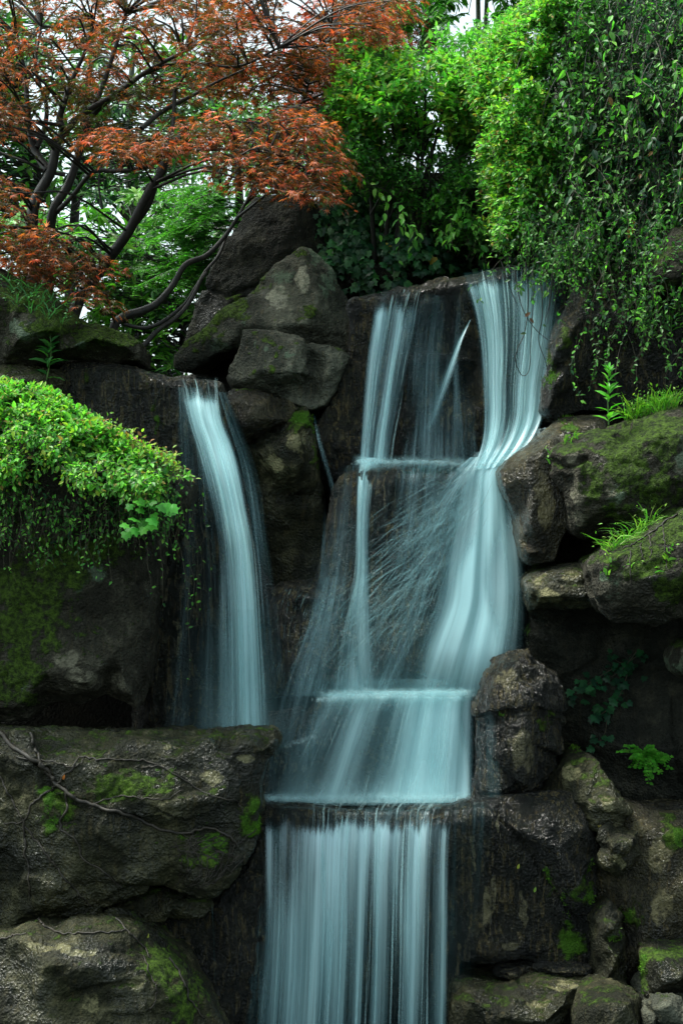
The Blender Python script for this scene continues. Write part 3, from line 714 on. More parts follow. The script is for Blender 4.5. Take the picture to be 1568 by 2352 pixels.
rock("boulder", "pale green rounded stone cut by the right edge, under the mossy overhang", "boulder", 8.7,
     [(1546, 1520), (1556, 1490), (1580, 1475), (1960, 1480), (1960, 1570), (1570, 1562), (1550, 1545)], [(1580, 1515, -.08)], M_MOSSY, thick=0.4, seed=75, lichen=[(1570, 1520, 40, 40)], pale=[(1575, 1510, 40, 30)], vox=0.011)
rock("boulder", "tall glistening boulder right of the foaming step, with one bright moss tuft", "boulder", 9.15,
     [(1086, 1835), (1084, 1700), (1083, 1650), (1089, 1615), (1104, 1580), (1112, 1546), (1134, 1521), (1184, 1496), (1216, 1490), (1240, 1520), (1280, 1555), (1300, 1590), (1306, 1660), (1290, 1730), (1262, 1790), (1232, 1835)],
     [(1130, 1590, -.04), (1130, 1640, -.08), (1180, 1530, -.06), (1200, 1600, -.16), (1135, 1650, -.04), (1140, 1740, -.1), (1155, 1820, -.1), (1200, 1700, -.16), (1200, 1790, -.12), (1260, 1640, -.06), (1260, 1720, -.04)],
     M_DARK, thick=0.6, seed=77, strata=0.5, facet=1.0, vox=0.012, grain=1.4, cracks=[([(1085, 1650), (1135, 1640), (1170, 1632), (1230, 1628), (1300, 1640)], 5, .025)],
     vivid=[(1150, 1638, 15, 8), (1250, 1640, 12, 4)], moss=[(1250, 1660, 24, 20), (1270, 1640, 30, 8)], wet=[(1160, 1560, 50, 40), (1110, 1740, 26, 90)], pale=[(1170, 1560, 40, 40), (1200, 1720, 40, 60)])
rock("boulder", "smooth tan boulder wedged to the right of the tall glistening boulder", "boulder", 9.12,
     [(1228, 1860), (1236, 1815), (1267, 1768), (1297, 1731), (1331, 1723), (1353, 1730, .05), (1376, 1753, -.05), (1397, 1787, -.12), (1430, 1836, -.16), (1450, 1864, -.18), (1432, 1900, -.2), (1376, 1915, -.18), (1345, 1900, -.1), (1300, 1870)],
     [(1290, 1775, -.04), (1330, 1752, -.06), (1345, 1800, -.14), (1290, 1830, -.06), (1400, 1850, -.26), (1350, 1850, -.22)], M_BROWN, thick=0.6, seed=79, strata=0.2, vox=0.012, pale=[(1310, 1770, 30, 30), (1390, 1850, 20, 30)], wet=[(1360, 1890, 10, 20)], vivid=[(1316, 1726, 20, 4)])
rock("boulder", "knobbly fist-shaped rock sticking out of the right-hand wall", "boulder", 8.75,
     [(1366, 1936), (1387, 1908), (1418, 1900), (1467, 1908), (1462, 1968), (1446, 1996), (1420, 2016), (1384, 1990)], [(1400, 1930, -.08), (1430, 1950, -.14), (1410, 1985, -.1), (1450, 1930, -.06)], M_BROWN, thick=0.4, seed=81, vox=0.011, facet=1.4, pale=[(1415, 1975, 20, 20)], wet=[(1400, 1970, 30, 20)])
rock("boulder", "narrow upright rock at the right end of the streaked wall", "boulder", 8.7,
     [(1358, 2113), (1384, 2085), (1402, 2070), (1430, 2104), (1438, 2175), (1435, 2270), (1376, 2276), (1362, 2251)], [(1390, 2120, -.04), (1382, 2160, .02), (1405, 2130, -.08), (1415, 2200, -.1), (1400, 2240, -.06)], M_BROWN, thick=0.5, seed=83, vox=0.011, vivid=[(1408, 2150, 8, 14), (1415, 2258, 8, 5)], wet=[(1410, 2140, 20, 40)])
rock("rock_wall", "brown weathered rock wall with rusty stains along the lower right edge", "rock wall", 8.95,
     [(1345, 1890), (1400, 1860), (1450, 1850), (1504, 1862), (1960, 1860), (1960, 2320), (1420, 2320), (1400, 2200), (1360, 2050)], [(1480, 1900, -.02), (1560, 1920, -.06), (1420, 2040, .05), (1500, 2050, -.08), (1480, 2150, -.12), (1580, 2100, -.12), (1450, 2220, -.08)],
     M_WETBROWN, thick=0.6, seed=85, strata=0.3, vivid=[(1556, 1920, 10, 40), (1566, 1970, 8, 30), (1490, 2180, 14, 8), (1530, 2170, 8, 8), (1440, 2100, 6, 30)], moss=[(1540, 1920, 40, 60), (1450, 2110, 30, 60), (1500, 2180, 60, 20)], pale=[(1510, 1960, 40, 60), (1520, 2080, 40, 60)])
rock("rock_block", "rough square block with a mossy rim near the bottom right corner", "rock block", 8.4,
     [(1474, 2200), (1504, 2184), (1568, 2188), (1960, 2190), (1960, 2300), (1565, 2292), (1480, 2296)], [(1510, 2210, -.06), (1520, 2260, -.1), (1580, 2240, -.1)], M_BROWN, thick=0.5, seed=87, moss=[(1480, 2230, 14, 50), (1520, 2190, 50, 10)], vox=0.012, vivid=[(1478, 2220, 6, 26), (1510, 2184, 14, 5), (1478, 2285, 6, 16)])
rock("rock_ledge", "layered wet ledge at the foot of the streaked wall", "rock ledge", 8.85,
     [(1134, 2246), (1140, 2230), (1218, 2217), (1353, 2212), (1366, 2225), (1368, 2256), (1278, 2264), (1200, 2262), (1172, 2258)], [(1180, 2238, -.06), (1280, 2232, -.08), (1340, 2235, -.06)], M_DARK, thick=0.5, seed=89, vox=0.01, wet=[(1250, 2225, 120, 8)], pale=[(1180, 2238, 40, 8)])
rock("rock_slab", "flat slab with a shining wet top right of the foot of the water curtain", "rock slab", 8.6,
     [(1030, 2300), (1040, 2284), (1070, 2276), (1172, 2280), (1210, 2262), (1248, 2256), (1353, 2256), (1368, 2278), (1345, 2310), (1325, 2352), (1330, 2460), (1010, 2460)], [(1080, 2296, -.04), (1180, 2296, -.06), (1300, 2275, .0), (1300, 2300, -.05), (1150, 2340, -.1), (1250, 2350, -.1)],
     M_BROWN, thick=0.5, seed=91, strata=0.8, vox=0.012, wet=[(1280, 2268, 90, 12), (1120, 2286, 90, 8), (1240, 2310, 50, 20)], pale=[(1290, 2265, 70, 8), (1240, 2310, 30, 16)])
rock("boulder", "smooth reddish boulder at the bottom edge, right of the shining slab", "boulder", 8.25,
     [(1310, 2470), (1318, 2345), (1340, 2306), (1372, 2287), (1429, 2278), (1467, 2290), (1482, 2328), (1500, 2470)], [(1380, 2310, -.06), (1430, 2310, -.06), (1400, 2360, -.12), (1460, 2350, -.04)], M_BROWN, thick=0.5, seed=93, vox=0.012, strata=0.2)
rock("boulder", "blue-grey fractured rock in the bottom right corner", "boulder", 8.2,
     [(1478, 2470), (1474, 2315), (1504, 2287), (1568, 2291), (1960, 2292), (1960, 2470)], [(1500, 2320, -.02), (1530, 2310, -.08), (1560, 2350, -.06), (1600, 2320, -.08)], M_GREY, thick=0.5, seed=95, vox=0.012, facet=1.6, cracks=[([(1480, 2310), (1500, 2340), (1520, 2370)], 6, .04)])
rock("earth_bank", "dark earth bank clothed in ivy above the lip of the main waterfall", "earth bank", 12.0,
     [(690, 760), (720, 470), (760, 420), (900, 400), (1100, 395), (1250, 380), (2050, 300), (2050, 700), (1340, 640), (1050, 660), (860, 700), (800, 720)],
     [(780, 540, -.1), (900, 520, -.1), (1050, 520, -.12), (800, 650, -.3), (950, 630, -.4), (1100, 600, -.4), (1300, 540, -.3), (1500, 520, -.2)],
     M_SHADE, thick=1.2, seed=97, strata=0.2, vox=0.02, moss=[(860, 570, 100, 60)], lichen=[(770, 560, 30, 50), (960, 630, 40, 20)])

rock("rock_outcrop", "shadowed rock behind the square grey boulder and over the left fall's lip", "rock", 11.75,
     [(340, 880), (440, 858), (560, 800), (700, 780), (850, 760), (880, 1000), (760, 1120), (340, 1120)], [(560, 900, -.05), (720, 930, -.05), (650, 1020, -.1)], M_SHADE, thick=0.6, seed=98, vox=0.02)  # backing rock whose dark tone fills the gap with painted shade
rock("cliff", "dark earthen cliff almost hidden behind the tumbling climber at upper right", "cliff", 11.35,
     [(1215, 680), (1235, 420), (1262, 250), (1300, 90), (1345, -60), (1420, -160), (2050, -200), (2050, 760), (1340, 720)], [(1330, 500, -.2), (1400, 250, -.2), (1550, 100, -.2), (1550, 500, -.3), (1420, 650, -.2)], M_SHADE, thick=1.4, seed=99, vox=0.024, moss=[(1400, 300, 150, 200)])  # dark tone stands for the shade behind the leaves
# ------------------------------------------------------------------ water
M_SHEET = water_mat("falling_water", 24, 0.5, soft=0.5, floor=0.30, gloss=0.11)
M_CURTAIN = water_mat("curtain_water", 20, 0.34, soft=0.4, floor=0.22, w=(0.6, 0.25, 0.4), gloss=0.24)
M_SOFT = water_mat("churned_water", 13, 0.42, soft=0.8, floor=0.62, white=.12, w=(0.36, 0.22, 0.45), gloss=0.08, amax=0.93)
M_MIST = water_mat("mist", 3.5, 1.2, soft=1.2, floor=0.5, w=(0.5, 0.2, 0.5), gloss=0.0, amax=0.4, white=0.5)
M_VEIL = water_mat("water_veil", 44, 1.1, soft=0.42, gloss=0.12, amax=0.6, floor=0.22)
M_SPRAY = spray_mat("spray", 0.55)
M_FOAM = spray_mat("foam", 0.42, (0.72, 0.96, 0.98))
M_THREAD = spray_mat("water_threads", 0.26, (0.66, 0.96, 0.98))
m_, nt_, out_ = new_mat("pool_water")
N_ = NT(nt_)
p_ = N_.node("ShaderNodeBsdfPrincipled")
p_.inputs['Base Color'].default_value = C4(0.02, 0.035, 0.035); p_.inputs['Roughness'].default_value = 0.08
b_ = N_.node("ShaderNodeBump"); b_.inputs['Strength'].default_value = 0.5; b_.inputs['Distance'].default_value = 0.05
N_.link(N_.noise(N_.node("ShaderNodeTexCoord").outputs['Object'], 6, 3), b_.inputs['Height']); N_.link(b_.outputs[0], p_.inputs['Normal'])
N_.link(p_.outputs[0], out_.inputs[0])
M_POOL = m_

# basin below the falls
bx = np.linspace(-5, 5, 30); by = np.linspace(4.0, 9.6, 20)
BX, BY = np.meshgrid(bx, by)
BP = np.stack([BX, BY, np.full_like(BX, 0.22)], -1).reshape(-1, 3)
i0 = np.arange(19)[:, None] * 30; j0 = np.arange(29)[None]
tag(mk_mesh("water", BP, np.stack([i0 + j0, i0 + j0 + 1, i0 + 31 + j0, i0 + 30 + j0], -1).reshape(-1, 4), M_POOL), kind="structure")

_seed = [0]
def sheet(name, rows, dens, mat, parent, nu=40, nv=60, layers=2, gap=0.03, ripple=0.012, ragged=0.2, label=None, threads=0, trad=0.0022, lag=None):
    """a sheet of falling water: rows (xl, yl, xr, yr, d) from lip to foot, dens a rows x k table of how full it runs"""
    rows = np.array(rows, float)
    Lp = WA(rows[:, 0], rows[:, 1], rows[:, 4]); Rp = WA(rows[:, 2], rows[:, 3], rows[:, 4])
    L = catmull(Lp, nv); R = catmull(Rp, nv)
    dens = np.atleast_2d(np.array(dens, float))
    wid = np.linalg.norm(R - L, axis=1)
    vlen = np.concatenate([[0], np.cumsum(np.linalg.norm(np.diff((L + R) / 2, axis=0), axis=1))])
    Vs, Fs, Us, Ds, n0 = [], [], [], [], 0
    for ly in range(layers):
        _seed[0] += 1
        sd = _seed[0]
        u = np.linspace(0, 1, nu)
        P = L[:, None] * (1 - u)[None, :, None] + R[:, None] * u[None, :, None]
        P = P.reshape(-1, 3).copy()
        U, Vv = np.meshgrid(u, np.linspace(0, 1, nv)); U = U.ravel(); Vv = Vv.ravel()
        q = np.stack([U * wid.max() * 9, np.repeat(vlen, nu) * 0.7, np.full(len(U), sd * 5.3)], -1)
        P[:, 1] += ly * gap + ripple * perlin(q) * 1.6 - ripple * 0.5
        P[:, 0] += 0.008 * perlin(q * 0.6 + 9)
        # density table
        r = Vv * (len(dens) - 1); c = U * (dens.shape[1] - 1)
        r0 = np.minimum(r.astype(int), max(len(dens) - 2, 0)); c0 = np.minimum(c.astype(int), dens.shape[1] - 2)
        r1 = np.minimum(r0 + 1, len(dens) - 1)
        fr, fc = r - r0, c - c0
        D = (dens[r0, c0] * (1 - fc) + dens[r0, c0 + 1] * fc) * (1 - fr) + (dens[r1, c0] * (1 - fc) + dens[r1, c0 + 1] * fc) * fr
        edge = np.minimum(U, 1 - U) * (1.25 + 1.2 * perlin(np.stack([U * 3, np.repeat(vlen, nu) * 1.2, np.full(len(U), sd * 3.1)], -1)))
        D = D * sstep(0, ragged, edge)
        if lag:      # clear water at the lip breaks white a little further down, unevenly
            v0, amp, low, wd = lag
            xx = U * wid.max()
            nn = perlin(np.stack([xx * 16, np.zeros(len(U)), np.full(len(U), sd * .0 + 2.2)], -1)) + .7 * perlin(np.stack([xx * 55, np.ones(len(U)), np.full(len(U), 4.1)], -1))
            D = D * (low + (1 - low) * sstep(0, wd, np.repeat(vlen, nu) - (v0 + amp * nn)))
        i = np.arange(nv - 1)[:, None] * nu; j = np.arange(nu - 1)[None]
        Vs.append(P); Fs.append(np.stack([i + j, i + j + 1, i + nu + j + 1, i + nu + j], -1).reshape(-1, 4) + n0)
        Us.append(np.stack([U * wid.max() + sd * 3.7, np.repeat(vlen, nu) + sd * 1.9], -1)); Ds.append(np.clip(D, 0, 1))
        n0 += len(P)
    o = mk_mesh(name, np.concatenate(Vs), np.concatenate(Fs), mat, parent, attrs={'dens': np.concatenate(Ds)}, uv=np.concatenate(Us))
    if label: o["label"] = label
    if threads:
        rg = np.random.RandomState(_seed[0] + 50)
        nsg = 12
        w = rg.rand(threads * 6); v0 = rg.uniform(-.05, .9, threads * 6)
        dn = dens[np.clip((v0 * (len(dens) - 1)).round().astype(int), 0, len(dens) - 1), np.clip((w * (dens.shape[1] - 1)).round().astype(int), 0, dens.shape[1] - 1)]
        k = np.where(rg.rand(len(w)) < dn ** 1.5)[0][:threads]
        u0 = .10 + .80 * w[k]; vv = np.clip(v0[k][:, None] + rg.uniform(.12, .5, len(k))[:, None] * np.linspace(0, 1, nsg)[None], 0, 1)
        uu = u0[:, None] + rg.normal(0, .006, (len(k), 1)) * np.linspace(0, 1, nsg)[None]
        iv = vv * (nv - 1); a0 = np.minimum(iv.astype(int), nv - 2); f = (iv - a0)[..., None]
        Lq = L[a0] * (1 - f) + L[a0 + 1] * f; Rq = R[a0] * (1 - f) + R[a0 + 1] * f
        Pq = Lq * (1 - uu[..., None]) + Rq * uu[..., None]
        Pq[..., 1] -= rg.uniform(.0, .025, (len(k), 1))
        flow(name + "_threads", Pq, trad * rg.uniform(.4, 1.5, len(k)), M_THREAD, parent, rg.uniform(.25, 1, len(k)))
    return o

def flow(name, P, rad, mat, parent, dens):
    n, nseg = P.shape[:2]
    T = nrm(np.gradient(P, axis=1) + 1e-6)
    A = nrm(np.cross(T, np.array([0.2, 0.95, 0.1]))); B = np.cross(T, A)
    prof = np.sin(np.linspace(0.1, np.pi - 0.1, nseg))
    r = rad[:, None] * (.4 + .6 * prof[None])
    th = np.array([0, 1.571, 3.142, 4.712])
    ring = P[:, :, None] + r[..., None, None] * (np.cos(th)[:, None] * A[:, :, None] + np.sin(th)[:, None] * B[:, :, None])
    b = (np.arange(n) * nseg * 4)[:, None, None]; s = (np.arange(nseg - 1) * 4)[None, :, None]; k = np.arange(4)[None, None]; k2 = (k + 1) % 4
    F = np.stack([b + s + k, b + s + k2, b + s + 4 + k2, b + s + 4 + k], -1).reshape(-1, 4)
    D = (dens[:, None, None] * prof[None, :, None] * np.ones((1, 1, 4))).reshape(-1)
    return mk_mesh(name, ring.reshape(-1, 3), F, mat, parent, attrs={'dens': D})

def strands(name, org, vel, t0, t1, rad, mat, parent, nseg=5, dens=None, rng=None):
    """drops drawn out along their flight: thin tapering threads"""
    n = len(org)
    t = np.linspace(0, 1, nseg)[None] * (t1 - t0)[:, None] + t0[:, None]
    P = org[:, None] + vel[:, None] * t[..., None]
    P[..., 2] -= 4.9 * t ** 2
    T = nrm(np.gradient(P, axis=1))
    A = nrm(np.cross(T, np.array([0.2, 0.95, 0.1]))); B = np.cross(T, A)
    prof = np.sin(np.linspace(0.12, np.pi - 0.06, nseg))
    r = rad[:, None] * prof[None]
    th = np.array([0, 2.094, 4.188])
    ring = P[:, :, None] + r[..., None, None] * (np.cos(th)[:, None] * A[:, :, None] + np.sin(th)[:, None] * B[:, :, None])
    V = ring.reshape(-1, 3)
    b = (np.arange(n) * nseg * 3)[:, None, None]
    s = (np.arange(nseg - 1) * 3)[None, :, None]
    k = np.arange(3)[None, None]
    k2 = (k + 1) % 3
    F = np.stack([b + s + k, b + s + k2, b + s + 3 + k2, b + s + 3 + k], -1).reshape(-1, 4)
    d = np.ones(n) if dens is None else dens
    D = (d[:, None, None] * prof[None, :, None] * np.ones((1, 1, 3))).reshape(-1)
    return mk_mesh(name, V, F, mat, parent, attrs={'dens': D})

def foam_line(pts, d0, d1, n, h, rad, parent, seed, name="foam", out_=0.25, dens=0.6):
    rng = np.random.RandomState(seed)
    pts = np.array(pts, float)
    c = catmull(pts, 200)[rng.randint(0, 200, n)]
    org = WA(c[:, 0] + rng.normal(0, 5, n), c[:, 1] + rng.normal(0, 2.0, n), d0 + (d1 - d0) * rng.rand(n))
    v = np.stack([rng.normal(0, h * .9, n), -np.abs(rng.normal(0, out_, n)), np.abs(rng.normal(0, h * .55, n))], -1)
    tt = rng.uniform(0.02, 0.09, n)
    return strands(name, org, v, np.zeros(n), tt, rad * rng.uniform(0.8, 2.2, n), M_FOAM, parent, dens=dens * rng.uniform(0.2, .8, n))

# left fall
wf = empty("waterfall", W(500, 1690, 9.4))
tag(wf, "narrow left waterfall curving down beside the shrub-draped boulder", "waterfall")
sheet("water_sheet", [(388, 866, 520, 868, 10.35), (390, 872, 518, 874, 10.06), (400, 890, 516, 892, 9.96), (408, 925, 518, 925, 9.88), (420, 975, 524, 965, 9.8), (438, 1030, 543, 1020, 9.72), (458, 1100, 563, 1090, 9.62), (476, 1180, 580, 1170, 9.55), (486, 1260, 596, 1250, 9.48), (490, 1360, 606, 1350, 9.43), (490, 1480, 614, 1470, 9.4), (487, 1600, 622, 1590, 9.38), (484, 1720, 628, 1720, 9.35)],
      [[.3, .35, .4, .4, .35, .3], [.4, .5, .4, .45, .4, .4], [.55, .8, .55, .5, .5, .45], [.4, .85, .95, .8, .7, .6], [.3, .62, .9, .92, .8, .45], [.3, .52, .85, .92, .84, .45], [.3, .48, .76, .9, .8, .42], [.3, .44, .7, .9, .74, .4], [.3, .44, .64, .88, .7, .4], [.35, .45, .7, 1, .75, .4], [.34, .45, .62, .95, .7, .38], [.32, .45, .56, .92, .66, .36], [.3, .45, .55, .9, .66, .36]], M_SHEET, wf, nu=40, nv=130, ragged=.3, threads=90, trad=.004, lag=(.42, .05, .25, .15))
sheet("water_veil", [(402, 890, 470, 890, 9.98), (405, 960, 475, 960, 9.9), (408, 1100, 490, 1100, 9.78), (404, 1250, 502, 1250, 9.68), (392, 1400, 508, 1400, 9.62), (372, 1560, 512, 1560, 9.56), (350, 1720, 516, 1720, 9.5)],
      [[.3, .3, .3, .3], [.28, .33, .33, .4], [.24, .24, .3, .36], [.16, .2, .26, .36], [.12, .18, .22, .32], [.12, .2, .2, .3], [.12, .2, .2, .3]], M_VEIL, wf, nv=90)
sheet("water_veil", [(500, 900, 522, 900, 9.9), (520, 970, 552, 970, 9.8), (555, 1090, 595, 1090, 9.68), (580, 1250, 618, 1250, 9.52), (590, 1400, 640, 1400, 9.45), (596, 1560, 660, 1560, 9.4), (600, 1720, 680, 1720, 9.36)],
      [[.4, .2], [.42, .2], [.42, .2], [.4, .18], [.36, .14], [.34, .12], [.34, .12]], M_VEIL, wf, nv=80)

# tall right cascade
ca = empty("waterfall", W(1000, 1600, 9.6))
tag(ca, "tall main waterfall fanning out between the rock pile and the leaning brown slab", "waterfall")
sheet("water_sheet", [(862, 668, 985, 655, 10.75), (862, 676, 982, 664, 10.5), (856, 700, 975, 690, 10.42), (846, 770, 962, 765, 10.34), (836, 850, 945, 850, 10.27), (830, 930, 930, 930, 10.21), (826, 1000, 915, 1000, 10.16), (822, 1066, 905, 1066, 10.11)],
      [[.3, .4, .4, .3, .3, .4, .3, .2], [.5, .7, .6, .4, .6, .6, .4, .2], [.6, .9, .7, .35, .8, .5, .4, .2], [.65, .9, .65, .3, .8, .45, .45, .15], [.7, .9, .6, .3, .8, .4, .35, .15], [.75, .9, .5, .35, .85, .5, .3, .15], [.75, .85, .5, .4, .85, .6, .3, .2], [.8, .9, .6, .5, .9, .7, .4, .2]], M_SHEET, ca, nu=60, nv=100, ragged=.16, threads=60, trad=.004, lag=(.36, .05, .25, .12))
sheet("water_veil", [(955, 664, 1080, 645, 10.6), (950, 700, 1085, 700, 10.45), (932, 820, 1085, 815, 10.36), (920, 930, 1095, 930, 10.28), (905, 1062, 1105, 1062, 10.18)],
      [[.5, .2, .12, .1, .2], [.5, .25, .1, .1, .2], [.45, .4, .3, .22, .2], [.4, .42, .35, .3, .25], [.45, .42, .4, .32, .3]], M_VEIL, ca, nv=70)
sheet("water_jet", [(1077, 733, 1082, 735, 10.44), (1048, 775, 1064, 783, 10.36), (1020, 835, 1048, 845, 10.28), (992, 900, 1030, 912, 10.22), (962, 960, 1012, 978, 10.16), (915, 1020, 975, 1050, 10.1)],
      [[.4, .5, .4], [.7, .9, .6], [.5, .8, .45], [.35, .6, .35], [.22, .42, .25], [.0, .1, .0]], M_SHEET, ca, nu=20, nv=60, ragged=.6)
sheet("water_sheet", [(1050, 628, 1328, 586, 10.8), (1052, 636, 1326, 594, 10.52), (1062, 660, 1316, 625, 10.43), (1080, 720, 1302, 700, 10.34), (1094, 800, 1284, 790, 10.26), (1100, 880, 1264, 880, 10.18), (1104, 960, 1252, 960, 10.1), (1100, 1020, 1220, 1020, 10.02), (1080, 1080, 1172, 1070, 9.92)],
      [[.3, .5, .5, .5, .4, .4, .5, .5, .5, .4, .3], [.4, .7, .7, .7, .5, .6, .7, .7, .6, .5, .3], [.4, .7, .74, .66, .36, .5, .74, .7, .5, .36, .3], [.35, .68, .78, .62, .3, .42, .75, .72, .55, .4, .3], [.3, .64, .82, .6, .25, .36, .74, .74, .6, .5, .3], [.3, .64, .84, .6, .22, .36, .74, .8, .7, .6, .4], [.3, .66, .88, .66, .34, .4, .74, .85, .85, .8, .5], [.4, .8, .95, .85, .6, .7, .9, 1, 1, .9, .7], [.5, .85, 1, 1, .95, .95, 1, 1, 1, .9, .7]], M_SHEET, ca, nu=90, nv=110, ragged=.1, threads=110, trad=.004, lag=(.36, .05, .3, .12))
sheet("water_sheet", [(1078, 1040, 1210, 1028, 10.0), (1056, 1090, 1174, 1080, 9.9), (1036, 1150, 1184, 1140, 9.82), (1016, 1220, 1195, 1212, 9.74), (996, 1300, 1206, 1292, 9.66), (978, 1390, 1212, 1385, 9.58), (930, 1490, 1210, 1490, 9.5), (885, 1600, 1200, 1600, 9.475)],
      [[.3, .55, .85, .9, .9, .8], [.3, .6, .95, 1, .95, .6], [.3, .62, .98, 1, .95, .6], [.32, .64, 1, 1, .9, .5], [.38, .72, .97, 1, .85, .42], [.45, .7, .92, 1, .8, .4], [.45, .68, .88, 1, .8, .45], [.2, .3, .4, .5, .4, .3]], M_SOFT, ca, nu=56, nv=90, ragged=.3)
sheet("water_veil", [(1075, 1050, 1115, 1050, 9.98), (1020, 1095, 1085, 1110, 9.9), (950, 1170, 1055, 1195, 9.83), (890, 1260, 1025, 1290, 9.76), (840, 1370, 990, 1400, 9.66), (790, 1490, 945, 1500, 9.56), (750, 1605, 900, 1605, 9.48)],
      [[.6, .8, .8], [.38, .55, .6], [.2, .32, .5], [.14, .24, .42], [.12, .2, .4], [.14, .2, .4], [.2, .26, .4]], M_VEIL, ca, nu=40, nv=80, ragged=.2)
sheet("water_sheet", [(820, 1050, 885, 1052, 10.14), (817, 1075, 874, 1072, 10.05), (815, 1130, 858, 1125, 9.92), (813, 1220, 850, 1220, 9.83), (808, 1320, 852, 1320, 9.75), (785, 1400, 856, 1400, 9.68), (755, 1500, 868, 1500, 9.6), (730, 1600, 885, 1600, 9.52)],
      [[.8, .95, .8, .5], [.8, .95, .7, .4], [.7, .95, .6, .3], [.5, .8, .6, .3], [.45, .75, .65, .3], [.4, .65, .75, .35], [.38, .55, .7, .35], [.45, .55, .65, .4]], M_SOFT, ca, nu=30, nv=90, ragged=.5, threads=40)
sheet("water_veil", [(835, 1060, 1110, 1055, 10.1), (828, 1100, 1105, 1095, 9.88), (820, 1200, 1085, 1200, 9.82), (785, 1400, 1050, 1400, 9.68), (735, 1605, 1000, 1605, 9.5)],
      [[.5, .3, .5, .35, .4], [.2, .12, .45, .24, .3], [.14, .10, .4, .2, .26], [.14, .12, .14, .18, .24], [.3, .2, .16, .2, .26]], M_VEIL, ca, nu=50, nv=80)
sheet("water_veil", [(735, 1325, 800, 1325, 9.78), (690, 1450, 800, 1450, 9.62), (650, 1560, 770, 1560, 9.55), (612, 1700, 740, 1700, 9.46), (592, 1850, 730, 1850, 9.36)],
      [[.25, .3], [.28, .34], [.24, .32], [.26, .34], [.3, .36]], M_VEIL, ca, nu=30, nv=70)
rng = np.random.RandomState(5)
n = 1200   # spray thrown left and outward off the leaning slab
q_ = rng.rand(n) ** 1.3
org = WA(1125 - 150 * q_ + rng.normal(0, 22, n), 1062 + 330 * q_ + rng.normal(0, 18, n), 9.9 - .28 * q_ - rng.uniform(0, .1, n))
ang = rng.uniform(0.25, 1.25, n); sp = rng.uniform(1.6, 4.2, n)
vel = np.stack([-np.cos(ang) * sp, -rng.uniform(0.0, .7, n), -np.sin(ang) * sp * .8 + .3], -1)
t0 = rng.uniform(0.01, 0.17, n)
strands("spray", org, vel, t0, t0 + rng.uniform(.03, .10, n), rng.uniform(.0008, .0020, n), M_SPRAY, ca, dens=rng.uniform(.08, .5, n))
n = 260   # fine drops bouncing near the foot
org = WA(rng.uniform(620, 900, n), rng.uniform(1340, 1600, n), rng.uniform(9.4, 9.6, n))
vel = np.stack([rng.normal(-.45, .3, n), -rng.uniform(0, .5, n), rng.normal(-.7, .6, n)], -1)
strands("spray", org, vel, np.zeros(n), rng.uniform(.03, .1, n), rng.uniform(.0005, .0011, n), M_SPRAY, ca, dens=rng.uniform(.15, .6, n))
foam_line([(822, 1062), (850, 1056), (900, 1060), (960, 1060), (1010, 1062), (1060, 1066)], 10.0, 10.14, 420, .35, .0035, ca, 31)
foam_line([(1060, 1080), (1110, 1066), (1150, 1060), (1200, 1030), (1245, 985)], 9.9, 10.0, 420, .4, .004, ca, 32, dens=.5)
foam_line([(770, 1590), (850, 1588), (950, 1590), (1090, 1588)], 9.42, 9.55, 300, .5, .003, ca, 33, dens=.35)

# broad sheet over the low step
st_ = empty("waterfall", W(850, 1840, 9.35))
tag(st_, "broad low sheet of white water over the step just above the lowest lip", "waterfall")
sheet("water_sheet", [(740, 1590, 1100, 1586, 9.62), (722, 1600, 1098, 1596, 9.49), (694, 1645, 1096, 1640, 9.45), (655, 1720, 1094, 1720, 9.40), (622, 1790, 1092, 1790, 9.36), (598, 1846, 1090, 1842, 9.32)],
      [[.5, .5, .6, .55, .7, .75, .8, .9, .9, .8], [.6, .6, .7, .6, .75, .85, .95, 1, 1, .9], [.34, .42, .34, .66, .36, .55, .9, 1, 1, .95], [.28, .36, .24, .62, .3, .5, .92, 1, 1, 1], [.26, .3, .26, .6, .36, .6, .92, 1, 1, 1], [.4, .45, .48, .6, .6, .8, .95, 1, 1, 1]], M_SOFT, st_, nu=70, nv=60, ragged=.1, threads=140, trad=.0024)
foam_line([(726, 1606), (780, 1604), (850, 1598), (940, 1596), (1088, 1594)], 9.45, 9.52, 520, .28, .0035, st_, 41)
foam_line([(602, 1832), (640, 1836), (720, 1838), (830, 1840), (960, 1838), (1086, 1832)], 9.24, 9.36, 620, .26, .0035, st_, 42, dens=.7)
foam_line([(604, 1828), (630, 1830), (690, 1836)], 9.26, 9.36, 160, .3, .004, st_, 43, dens=.6)
foam_line([(655, 1715), (690, 1700), (720, 1690)], 9.36, 9.42, 90, .35, .003, st_, 44, dens=.4)

